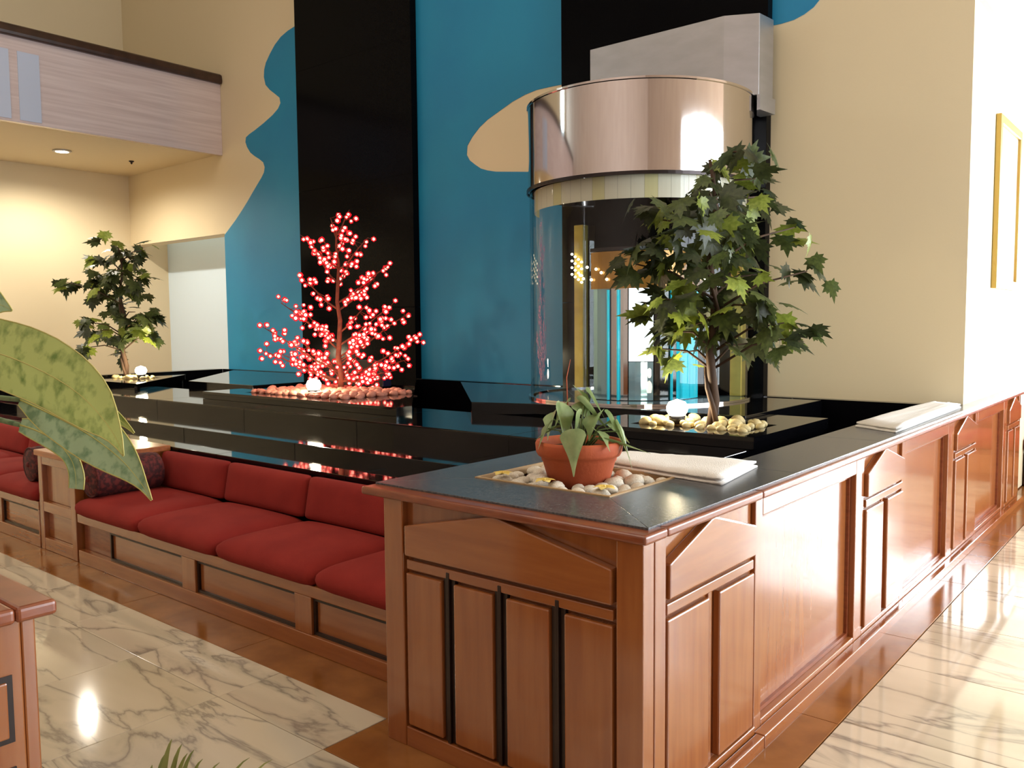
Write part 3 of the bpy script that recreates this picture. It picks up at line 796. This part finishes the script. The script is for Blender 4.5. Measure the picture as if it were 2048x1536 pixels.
def maple_leaf(size):
    pts = [(0, 0), (.10, .02), (.30, -.08), (.26, .06), (.48, .14), (.36, .22), (.52, .42), (.34, .40), (.30, .50), (.17, .44), (.20, .66), (.10, .62), (0, .92),
           (-.10, .62), (-.20, .66), (-.17, .44), (-.30, .50), (-.34, .40), (-.52, .42), (-.36, .22), (-.48, .14), (-.26, .06), (-.30, -.08), (-.10, .02)]
    vs = [(0, .28 * size, .03 * size)] + [(x * size, y * size, (-.10 * (x * x + (y - .3) ** 2) * 2) * size) for x, y in pts]
    n = len(pts)
    fs = [(0, 1 + i, 1 + (i + 1) % n) for i in range(n)]
    return vs, fs


LEAFM = {}
for mm in ('leafgreen', 'leafdark', 'leaflime'):
    vs, fs = maple_leaf(1.0)
    me = bpy.data.meshes.new('leaf'); me.from_pydata(vs, [], fs); me.materials.append(M[mm]); LEAFM[mm] = me


def maple_tree(label, base, s, clusters, sizes, depth, rnd, height, lime=0.18):
    """s: metres per unit of the cluster list (u right, w up from the trunk foot)"""
    t = thing('maple_tree', label, 'tree', base)
    B = Vector(base)
    P = lambda u, v, w: B + HU * u + HV * v + Vector((0, 0, w))
    stem = [P(.02 * math.sin(i * 1.7) , .02 * math.cos(i * 1.3), height * i / 10) for i in range(11)]
    MB().tube(stem, [.032 - .0022 * i for i in range(11)], 8).build('trunk', M['bark'], t, smooth=True)
    st2 = [P(.035 * math.sin(i * 1.1 + 2), .035 * math.cos(i * 1.1 + 2), height * .75 * i / 10) for i in range(11)]
    MB().tube(st2, [.018 - .0012 * i for i in range(11)], 6).build('trunk', M['bark'], t, smooth=True)
    for (u, w, r, n) in clusters:
        u *= s; w *= s; r *= s
        v = (rnd.random() - .5) * 2 * depth * (1 - .5 * min(1, abs(u) / .8))
        c = P(u, v, w)
        wz = min(max(w - abs(u) * .45, height * .22), height * .97)
        a = P(0, 0, wz); m = (a + c) / 2 + Vector((0, 0, .05))
        MB().tube([a, m, c], [.009, .007, .004], 5).build('branch', M['bark'], t, smooth=True)
        for k in range(n):
            d = Vector((rnd.gauss(0, .55), rnd.gauss(0, .55), rnd.gauss(0, .5))) * r
            p = c + d
            mm = 'leaflime' if rnd.random() < lime else ('leafdark' if rnd.random() < .6 else 'leafgreen')
            o = bpy.data.objects.new('leaf', LEAFM[mm]); COL.objects.link(o); o.parent = t
            sc = sizes * (.75 + .5 * rnd.random())
            outw = Vector((d.x + u * HU.x * .3, d.y + u * HU.y * .3, 0)); 
            if outw.length < 1e-3: outw = Vector((1, 0, 0))
            ang = math.atan2(outw.y, outw.x) - PI / 2 + rnd.gauss(0, .6)
            o.matrix_local = Matrix.Translation(p - B) @ Matrix.Rotation(ang, 4, 'Z') @ Matrix.Rotation(rnd.gauss(-.75, .5), 4, 'X') @ Matrix.Rotation(rnd.gauss(0, .5), 4, 'Y') @ Matrix.Scale(sc, 4)
    return t


tr_px = [(1480, 312, 26, 4), (1440, 355, 50, 7), (1505, 360, 50, 7), (1545, 380, 35, 4), (1400, 395, 45, 7), (1475, 420, 60, 9), (1315, 432, 48, 7), (1380, 455, 48, 7), (1275, 520, 40, 5), (1330, 510, 50, 8),
         (1420, 510, 50, 8), (1500, 480, 50, 7), (1605, 447, 26, 3), (1535, 540, 50, 6), (1605, 540, 34, 4), (1370, 575, 55, 9), (1450, 570, 45, 6), (1322, 590, 38, 6), (1500, 605, 50, 7), (1560, 640, 48, 6),
         (1392, 645, 45, 6), (1348, 655, 34, 4), (1520, 682, 36, 4), (1575, 668, 26, 3), (1382, 700, 28, 2), (1445, 660, 30, 3), (1450, 470, 50, 8), (1330, 690, 20, 2)]
maple_tree('larger artificial maple tree rising from the right granite planter before the cylinder', (-2.33, 4.70, ZP - .02), .00300, [(x - 1430, 850 - y, r, round(n * 1.6)) for x, y, r, n in tr_px], .185, .28, random.Random(3), 1.60, .22)
tl_px = [(237, 492, 26, 6), (205, 520, 28, 7), (262, 512, 30, 7), (298, 498, 16, 2), (148, 560, 22, 4), (185, 562, 28, 6), (236, 560, 38, 9), (270, 545, 25, 5), (306, 552, 18, 2), (215, 600, 34, 8), (262, 580, 25, 4),
         (190, 640, 26, 6), (212, 655, 25, 5), (283, 620, 26, 6), (310, 628, 18, 4), (285, 645, 22, 5), (172, 690, 12, 2), (224, 697, 14, 2), (262, 668, 14, 3), (305, 668, 14, 2)]
maple_tree('small dark artificial maple tree at far left before the pale wall', (-10.25, 4.95, ZP - .02), .0061, [(x - 247, 753 - y, r, round(n * 1.8)) for x, y, r, n in tl_px], .20, .25, random.Random(5), 1.55, .16)

# lit red berry tree
BT = Vector((-6.33, 5.10, ZP - .03))
bt = thing('berry_light_tree', 'artificial tree of glowing red berry lights in front of the black pilaster', 'lighted tree', BT)
sB = .00466
brs = [(710, 415), (668, 428), (618, 466), (750, 472), (700, 455), (655, 470), (782, 522), (614, 548), (640, 505), (755, 548), (568, 598), (790, 605), (825, 622), (536, 645), (606, 610),
       (522, 692), (560, 702), (850, 668), (825, 712), (775, 748), (612, 732), (738, 600), (640, 640), (760, 640), (700, 520), (590, 665), (720, 700), (800, 735), (650, 700), (735, 665)]
bm_ = bmesh.new()
bmesh.ops.create_icosphere(bm_, subdivisions=1, radius=1.0)
shell = bpy.data.meshes.new('berry'); bm_.to_mesh(shell); bm_.free()
for p in shell.polygons: p.use_smooth = True
shell.materials.append(M['berry'])
bm_ = bmesh.new(); bmesh.ops.create_icosphere(bm_, subdivisions=1, radius=.54)
core_me = bpy.data.meshes.new('bulb'); bm_.to_mesh(core_me); bm_.free(); core_me.materials.append(M['bulb'])
for p in core_me.polygons: p.use_smooth = True
rb = random.Random(11)
PB = lambda u, v, w: BT + HU * u + HV * v + Vector((0, 0, w))
MB().tube([PB(.012 * math.sin(i * 2.1), .012 * math.cos(i * 1.7), 1.55 * i / 9) for i in range(10)], [.03 - .0025 * i for i in range(10)], 8).build('trunk', M['branch'], bt, smooth=True)
nb = 0
berries = []
for (px, py) in brs:
    u = (px - 683) * sB; w = (782 - py) * sB
    v = (rb.random() - .5) * 1.0 * min(.6, .25 + w * .1)
    wz = max(.12, w - .18 - abs(u) * .38)
    a = PB(0, 0, wz); c = PB(u, v, w); m1 = a.lerp(c, .35) + Vector((0, 0, -.02)); m2 = a.lerp(c, .7)
    MB().tube([a, m1, m2, c], [.010, .008, .006, .003], 5).build('branch', M['branch'], bt, smooth=True)
    L = (c - a).length
    n = max(8, int(25 * L / .75))
    for k in range(n):
        f = .22 + .78 * (k + rb.random()) / n
        q = (a.lerp(m1, f / .35) if f < .35 else m1.lerp(m2, (f - .35) / .35) if f < .7 else m2.lerp(c, (f - .7) / .3))
        q = q + Vector((rb.gauss(0, .04), rb.gauss(0, .04), rb.gauss(0, .04)))
        berries.append((q, a.lerp(c, f)))
rb.shuffle(berries)
for q, st in berries[:300]:
    o = bpy.data.objects.new('berry', shell); COL.objects.link(o); o.parent = bt
    r = .023 + .009 * rb.random()
    o.location = q - BT; o.scale = (r, r, r); o.rotation_euler = (rb.random() * 3, rb.random() * 3, 0)
    b = bpy.data.objects.new('bulb', core_me); COL.objects.link(b); b.parent = o
    b.location = Vector((rb.gauss(0, 1), rb.gauss(0, 1), rb.gauss(0, 1))).normalized() * .18
me_b = MB(); me_c = MB()                         # the berries past the first 300, joined
for q, st in berries[300:]:
    r = .023 + .009 * rb.random()
    me_b.add([q + v.co * r for v in shell.vertices], [tuple(p.vertices) for p in shell.polygons])
    me_c.add([q + v.co * r for v in core_me.vertices], [tuple(p.vertices) for p in core_me.polygons])
if berries[300:]:
    ob = me_b.build('berry_cluster', M['berry'], bt, smooth=True, kind='stuff')
    me_c.build('bulb_cluster', M['bulb'], ob, smooth=True, kind='stuff')
mbs = MB()
for q, st in berries:
    if (q - st).length > .02: mbs.tube([st, q], .0025, 3, cap=False)
mbs.build('twig', M['branch'], bt, kind='stuff')


def stone_mesh(rnd, flat=.65):
    b = bmesh.new(); bmesh.ops.create_icosphere(b, subdivisions=2, radius=1.0)
    k = [Vector((rnd.gauss(0, 1), rnd.gauss(0, 1), rnd.gauss(0, 1))).normalized() for _ in range(5)]
    for v in b.verts:
        s = 1 + sum(.10 * max(0, v.co.normalized().dot(q)) ** 2 for q in k) - .12
        v.co = Vector((v.co.x * s, v.co.y * s * .82, v.co.z * s * flat))
    me = bpy.data.meshes.new('stone'); b.to_mesh(me); b.free()
    for p in me.polygons: p.use_smooth = True
    return me


def stones(name, label, group, m, spots, rnd):
    protos = []
    for _ in range(6):
        me = stone_mesh(rnd); me.materials.append(m); protos.append(me)
    for (x, y2, z, r) in spots:
        o = bpy.data.objects.new(name, rnd.choice(protos)); COL.objects.link(o)
        o.location = (x, y2, z); o.scale = (r, r, r)
        o.rotation_euler = (rnd.gauss(0, .25), rnd.gauss(0, .25), rnd.random() * 6.3)
        tag(o, label, 'stone', group)


def scatter(rnd, n, x0, x1, y0, y1, z, r0, r1, avoid=None, sep=.85):
    out = []
    for _ in range(n * 60):
        if len(out) >= n: break
        r = r0 + (r1 - r0) * rnd.random(); x = x0 + r + (x1 - x0 - 2 * r) * rnd.random(); y2 = y0 + r + (y1 - y0 - 2 * r) * rnd.random()
        if avoid and (x - avoid[0]) ** 2 + (y2 - avoid[1]) ** 2 < (avoid[2] + r) ** 2: continue
        if any((x - a) ** 2 + (y2 - b) ** 2 < ((r + c) * sep) ** 2 for a, b, _, c in out): continue
        out.append((x, y2, z + r * .5, r))
    return out


POT = (-1.87, 2.655)
rs = random.Random(21)
stones('pebble', 'pale rounded pebble in the square bed around the clay pot', 'pebbles around the clay pot', M['pebble'], scatter(rs, 62, hx0 + .012, hx1 - .012, hy0 + .012, hy1 - .012, .918, .030, .047, (POT[0], POT[1], .11), .78), rs)
stones('pink_stone', 'pink stone in the bed around the red berry tree', 'pink stones under the berry tree', M['pinkstone'], scatter(rs, 240, -6.92, -5.50, 4.46, 5.30, .915, .035, .055, (BT.x, BT.y, .05), .8), rs)
stones('pebble', 'cream pebble at the foot of the larger maple tree', 'cream pebbles under the right maple tree', M['goldstone'], scatter(rs, 46, -2.75, -2.0, 4.45, 4.9, .912, .03, .06, (-2.33, 4.70, .06)), rs)
stones('pebble', 'pebble at the foot of the small maple tree at far left', 'pebbles under the left maple tree', M['goldstone'], scatter(rs, 24, -10.4, -9.75, 4.75, 5.15, .91, .035, .05, (-10.25, 4.95, .06)), rs)

# uplights
for nm, lab, (x, y2, z), e in (('ground_uplight', 'small glowing uplight at the front edge of the pink stones', (-6.10, 4.62, ZP), 16), ('ground_uplight', 'small glowing uplight at the foot of the larger maple tree', (-2.52, 4.62, ZP), 14), ('ground_uplight', 'small glowing uplight behind the small maple tree trunk at far left', (-9.85, 4.95, ZP), 24)):
    g = thing(nm, lab, 'spotlight', (x, y2, z))
    MB().lathe([(.0, z), (.045, z), (.05, z + .03), (.05, z + .05), (.042, z + .05)], (x, y2, 0), 18).build('housing', M['black_plastic'], g, smooth=True)
    MB().lathe([(.046, z + .05), (.062, z + .075), (.066, z + .10), (.050, z + .132), (.0, z + .150)], (x, y2, 0), 18).build('lens', M['warm_lamp'], g, smooth=True)
    l = bpy.data.lights.new('uplight', 'POINT'); l.energy = e; l.color = (1, .84, .55); l.shadow_soft_size = .04
    lo = bpy.data.objects.new('uplight', l); COL.objects.link(lo); lo.parent = g; lo.location = (0, 0, .21)

# clay pot with trailing arrow-leaf plant
z = .915
tp = thing('potted_plant', 'drooping arrow-leaf plant in a round terracotta pot on the pebble bed', 'potted plant', (POT[0], POT[1], z))
pot = MB().lathe([(.0, z), (.106, z), (.112, z + .005), (.140, z + .105), (.144, z + .108), (.146, z + .123), (.158, z + .127), (.165, z + .140), (.168, z + .172), (.163, z + .183), (.152, z + .183), (.148, z + .16), (.13, z + .12)], (POT[0], POT[1], 0), 44).build('pot', M['terracotta'], tp, smooth=True)
MB().lathe([(0, z + .155), (.05, z + .158), (.149, z + .15)], (POT[0], POT[1], 0), 24).build('soil', M['soil'], tp, smooth=True)


def blade(par, name, mats, path, widths, side, fold=.0, n=10, margin=False, m_across=4):
    """leaf: Bezier-like path of points, half widths along it, side vector"""
    path = [Vector(p) for p in path]
    def at(t):
        pts = path[:]
        while len(pts) > 1: pts = [pts[i].lerp(pts[i + 1], t) for i in range(len(pts) - 1)]
        return pts[0]
    def wd(t):
        f = t * (len(widths) - 1); i = min(int(f), len(widths) - 2); g = f - i
        return widths[i] * (1 - g) + widths[i + 1] * g
    S = Vector(side).normalized()
    mb = MB(); vs = []
    A = m_across
    for i in range(n + 1):
        t = i / n; p = at(t); d = (at(min(1, t + .02)) - at(max(0, t - .02))).normalized()
        s = (S - d * S.dot(d)).normalized(); nn = s.cross(d)
        for k in range(-A, A + 1):
            q = k / A
            vs.append(p + s * (q * wd(t)) + nn * (abs(q) * wd(t) * fold + .025 * wd(t) * math.sin(i * .9 + k)))
    m = 2 * A + 1
    for i in range(n):
        for k in range(m - 1):
            mb.mi = 1 if margin and k in (0, m - 2) and False else 0
            mb.f.append((i * m + k, i * m + k + 1, (i + 1) * m + k + 1, (i + 1) * m + k)); mb.m.append(mb.mi)
    mb.v = [tuple(v) for v in vs]
    o = mb.build(name, mats, par, smooth=True)
    if margin:
        for e in (0, m - 1):
            MB().tube([vs[i * m + e] for i in range(n + 1)], .0009, 5).build('leaf_margin', M['aglaomid'], o, smooth=True)
        MB().tube([vs[i * m + A] for i in range(n + 1)], [.0014 - .0011 * i / n for i in range(n + 1)], 5).build('midrib', M['aglaomid'], o, smooth=True)
    return o


def arrow_leaf(par, stem0, stem1, tip, w):
    s0, s1, tp_ = Vector(stem0), Vector(stem1), Vector(tip)
    MB().tube([s0, s0.lerp(s1, .5) + Vector((0, 0, .03)), s1], [.004, .003, .0025], 5).build('stem', M['leafpot'], par, smooth=True)
    d = tp_ - s1
    side = d.cross(Vector((0, 0, 1)))
    if side.length < .3 * d.length: side = HU.copy()
    side = (side.normalized() + HU * .8).normalized()
    back = s1 - d * .28
    blade(par, 'leaf', M['leafpot'], [back, s1 + Vector((0, 0, .012)), tp_], [w * .25, w * .85, w, w * .8, w * .5, w * .22, .002], side, .25, 9, m_across=2)


pc = Vector((POT[0], POT[1], z + .162))
L3 = lambda u, v, w: pc + HU * u + HV * v + Vector((0, 0, w))
# (stem top, tip, half width): u right, v away, w up of the pot's soil
for st, tipp, w in [((-.07, -.05, .13), (-.055, -.10, -.02), .040), ((-.09, .0, .06), (-.17, -.06, .03), .022), ((.0, -.06, .11), (-.03, -.09, .01), .036), ((.02, .02, .15), (.11, -.03, .06), .030), ((.06, -.02, .10), (.03, -.10, .03), .034),
                    ((.12, .0, .09), (.19, -.07, -.05), .026), ((.10, -.07, .02), (.26, -.10, -.02), .026), ((-.03, -.155, .045), (-.035, -.205, -.085), .030), ((.15, -.05, .06), (.19, -.12, -.08), .024), ((-.05, .03, .14), (-.10, -.04, .06), .030), ((.05, .06, .18), (.10, .0, .10), .028), ((-.12, -.04, .07), (-.16, -.10, .0), .024), ((.07, -.10, .05), (.10, -.17, .0), .026), ((.03, .05, .17), (-.02, .02, .23), .016), ((-.10, .05, .10), (-.12, .0, .02), .03), ((.13, .05, .06), (.20, .04, .0), .03), ((.0, .07, .13), (.07, .08, .07), .034)]:
    arrow_leaf(tp, L3(st[0] * .25, st[1] * .25, -.01), L3(*st), L3(*tipp), w * 1.75)
MB().tube([L3(-.02, .02, 0), L3(-.04, .02, .12), L3(-.045, .02, .26), L3(-.03, .02, .33)], [.004, .003, .002, .001], 5).build('stem', M['terracotta'], tp, smooth=True)

# fallen yellow blossoms
for k, (x, y2, lab) in enumerate(((-1.63, 2.47, 'yellow blossom lying on the pebbles right of the clay pot'), (-2.10, 2.47, 'yellow blossom lying at the left edge of the pebble bed'), (-1.88, 2.45, 'yellow blossom lying on the pebbles in front of the clay pot'))):
    b = thing('yellow_blossom', lab, 'blossom', (x, y2, .965))
    for j in range(5):
        a = j * 2 * PI / 5 + k
        blade(b, 'petal', M['petal'], [(x, y2, .966), (x + .02 * math.cos(a), y2 + .02 * math.sin(a), .985), (x + .042 * math.cos(a), y2 + .042 * math.sin(a), .97)], [.004, .014, .016, .002], (-math.sin(a), math.cos(a), 0), .1, 5, m_across=1)
    MB().lathe([(0, .972), (.006, .97), (.004, .978), (0, .98)], (x, y2, 0), 8).build('stamen', M['petal'], b, smooth=True)


# folded towels
def towel(label, pts, z0):
    cx = sum(p[0] for p in pts) / 4; cy = sum(p[1] for p in pts) / 4
    t = thing('folded_towel', label, 'towel', (cx, cy, z0))
    rt = random.Random(int(cx * 1000) + 5)
    for lay in range(2):
        k = 1 - .015 * lay
        n, m = 16, 8; vs = []
        P = [Vector((cx + (p[0] - cx) * k, cy + (p[1] - cy) * k)) for p in pts]
        for top in (0, 1):
            for j in range(m + 1):
                for i in range(n + 1):
                    u, v = i / n, j / m
                    q = P[0].lerp(P[1], u).lerp(P[3].lerp(P[2], u), v)
                    e = min(1, min(u, 1 - u) * 14, min(v, 1 - v) * 8)
                    zz = z0 + lay * .017 + .001 + (.016 * (.5 + .5 * e) if top else .0) + (rt.gauss(0, .0012) if top else 0) + (.002 * math.sin(7 * u + 3 * v) if top else 0)
                    vs.append((q.x, q.y, zz))
        fs = []
        o = (n + 1) * (m + 1)
        for j in range(m):
            for i in range(n):
                a = j * (n + 1) + i
                fs.append((a + o, a + 1 + o, a + n + 2 + o, a + n + 1 + o)); fs.append((a, a + n + 1, a + n + 2, a + 1))
        ring = [i for i in range(n + 1)] + [j * (n + 1) + n for j in range(1, m + 1)] + [m * (n + 1) + i for i in range(n - 1, -1, -1)] + [j * (n + 1) for j in range(m - 1, 0, -1)]
        for q in range(len(ring)):
            a, b = ring[q], ring[(q + 1) % len(ring)]
            fs.append((a, b, b + o, a + o))
        mb = MB(); mb.add(vs, fs); mb.build('folded_layer', M['towel'], t, smooth=True)


towel('white folded towel lying beside the clay pot on the corner countertop', [(-1.98, 2.93), (-1.36, 2.83), (-1.42, 3.28), (-2.0, 3.2)], .952)
towel('white folded towel lying far back along the counter by the cream wall', [(-1.53, 4.85), (-1.275, 4.70), (-1.30, 6.30), (-1.50, 6.45)], .952)

# ------------------------------------------------------------------ near left: wooden planter box with mottled leaves
PX, PY = -1.95, .77
nb_ = thing('planter_box', 'wooden planter box with moulded rim at the lower left corner', 'planter', (PX - .4, PY - .45, 0))
x0, x1, y0, y1 = PX - .85, PX - .035, PY - .9, PY - .035
for b in ((x0, x1, y1 - .03, y1), (x0, x1, y0, y0 + .03), (x0, x0 + .03, y0 + .03, y1 - .03), (x1 - .03, x1, y0 + .03, y1 - .03)):
    box('side_board', Wd, (*b, .0, .915), nb_, bevel=.004)
toP = lambda u, w, n: (x1 + n, u, w)
for a, b in ((y0 + .07, y0 + .41), (y1 - .41, y1 - .065)):
    for za, zb in ((.66, .785), (.12, .58)):
        board(nb_, 'raised_panel', toP, a, b, za, zb, 0.001, .010)
        MB().prism([(a - .012, za - .012), (b + .012, za - .012), (b + .012, zb + .012), (a - .012, zb + .012)], .0005, .004, toP).build('panel_bead', M['wood_dark'], nb_)
for b in ((x0 - .035, PX, y1 - .05, PY), (x0 - .035, PX, y0 - .035, y0 + .05), (x0 - .035, x0 + .05, y0 + .05, y1 - .05), (x1 - .05, PX, y0 + .05, y1 - .05)):
    box('rim_moulding', WT, (*b, .915, .95), nb_, bevel=.010, seg=3)
box('soil', M['soil'], (x0 + .03, x1 - .03, y0 + .03, y1 - .03, .05, .86), nb_)
ap = thing('mottled_plant', 'large mottled green leaves of a potted plant hanging in from the left edge', 'potted plant', (-2.28, .52, .86))
pz = .86
MB().lathe([(0, pz), (.11, pz), (.118, pz + .01), (.155, pz + .19), (.17, pz + .2), (.178, pz + .215), (.178, pz + .26), (.168, pz + .265), (.158, pz + .25), (.15, pz + .2)], (-2.235, .50, 0), 36).build('pot', M['terracotta'], ap, smooth=True)
MB().lathe([(0, pz + .23), (.155, pz + .225)], (-2.235, .50, 0), 20).build('soil', M['soil'], ap)
pr = Vector((-2.235, .50, pz + .24))
US = (.62, .45, .62)      # the leaf blades face back along the room, slightly upwards
LV = [([(-1.686, .397, 1.523), (-1.437, .462, 1.55), (-1.156, .521, 1.488), (-1.065, .508, 1.385)], [.012, .030, .042, .047, .049, .050, .049, .045, .035, .016, .0006], 'aglao', (.30, .25, .92)),
      ([(-1.364, .5, 1.442), (-1.238, .523, 1.411), (-1.126, .536, 1.39), (-1.074, .547, 1.32)], [.008, .020, .028, .032, .034, .034, .031, .025, .016, .007, .0008], 'aglao2', (.62, .50, .60)),
      ([(-1.406, .513, 1.4), (-1.336, .532, 1.39), (-1.282, .547, 1.365), (-1.285, .54, 1.311)], [.010, .014, .016, .017, .016, .015, .013, .012, .012, .013, .012], 'aglao2', (.45, .37, .81)),
      ([(-1.786, .474, 1.564), (-1.682, .499, 1.606), (-1.545, .522, 1.606), (-1.488, .54, 1.576)], [.01, .025, .034, .040, .043, .043, .040, .033, .022, .010, .001], 'aglao2', (.2, .17, .96)),
      ([(-1.45, .547, 1.458), (-1.386, .573, 1.443), (-1.301, .603, 1.429), (-1.271, .624, 1.386)], [.008, .016, .02, .022, .022, .02, .016, .012, .008, .004, .001], 'aglao', (.45, .37, .81)),
      ([(-2.0, .411, 1.397), (-1.907, .352, 1.336), (-1.837, .262, 1.278), (-1.801, .226, 1.197)], [.01, .025, .034, .040, .043, .043, .040, .033, .022, .010, .001], 'aglao', (.5, .8, .3)),
      ([(-2.204, .526, 1.652), (-2.185, .555, 1.789), (-2.088, .577, 1.854), (-1.975, .606, 1.865)], [.01, .025, .034, .040, .043, .043, .040, .033, .022, .010, .001], 'aglao', (.3, .9, .2))]
for path, wid, mm, sd in LV:
    blade(ap, 'leaf', M[mm], path, wid, sd, .10, 22, margin=True)
    b = Vector(path[0])
    md = pr.lerp(b, .55) + Vector((0, 0, .10))
    q0 = pr + (b - pr) * .06
    MB().tube([q0, pr.lerp(md, .6) + Vector((0, 0, .02)), md, md.lerp(b, .6) + Vector((0, 0, .02)), b], [.008, .007, .006, .005, .004], 6).build('stem', M['aglao2'], ap, smooth=True)

# small potted palm standing on the floor below the frame, its tips reaching into view
pp = thing('potted_palm', 'small palm with thin pointed leaves peeking in at the bottom edge', 'potted plant', (-1.42, .66, 0))
MB().lathe([(0, 0), (.10, 0), (.105, .01), (.14, .26), (.15, .265), (.15, .30), (.14, .30), (.13, .27)], (-1.42, .66, 0), 28).build('pot', M['terracotta'], pp, smooth=True)
MB().lathe([(0, .275), (.132, .272)], (-1.42, .66, 0), 20).build('soil', M['soil'], pp)
tips = [(-1.486, .778, .772), (-1.472, .79, .762), (-1.452, .803, .752), (-1.438, .812, .735), (-1.497, .768, .742), (-1.371, .869, .736), (-1.338, .896, .732), (-1.462, .795, .745), (-1.41, .83, .73), (-1.51, .75, .725), (-1.20, .80, .60), (-1.25, .60, .62), (-1.60, .55, .62), (-1.42, .45, .58), (-1.62, .75, .60), (-1.30, .50, .6)]
for k, tq in enumerate(tips):
    tq = Vector(tq); b = Vector((-1.42, .66, .275)) + (tq - Vector((-1.42, .66, tq.z))) * .12
    m = b.lerp(tq, .5) + Vector((0, 0, .14))
    d = tq - b
    blade(pp, 'leaf', M['palm'], [b, m, m.lerp(tq, .6) + Vector((0, 0, .03)), tq], [.004, .007, .009, .009, .007, .004, .0006], d.cross(Vector((0, 0, 1))) if abs(d.x) + abs(d.y) > .02 else (1, 0, 0), .3, 10, m_across=1)

# red seat at the far end of the hall
fs = thing('hall_bench', 'wooden bench with pinkish red cushion at the far right edge of the hall', 'bench', (-.8, 9.4, 0))
toH = lambda u, w, n: (u, 9.0 - n, w)
box('base', WT, (-1.32, .2, 9.03, 9.7, .0, .30), fs, bevel=.006)
board(fs, 'front_panel', toH, -1.25, -.60, .08, .26, -.02, .0, WH)
board(fs, 'front_panel', toH, -.54, .13, .08, .26, -.02, .0, WH)
cushion('c', fs, -1.32, -.57, 9.0, 9.5, .305, .46, .02).build('seat_cushion', M['red'], fs, smooth=True)
cushion('c', fs, -.56, .19, 9.0, 9.5, .305, .46, .02).build('seat_cushion', M['red'], fs, smooth=True)
box('back_panel', Wd, (-1.32, .2, 9.62, 9.7, .30, 1.0), fs, bevel=.006)
for a in (-1.32, -.56):
    mb = cushion('c', fs, a, a + .75, .46, .92, -.06, .06, .02)
    mb.v = [(x, 9.56 - z, y) for x, y, z in mb.v]
    mb.build('back_cushion', M['red'], fs, smooth=True)
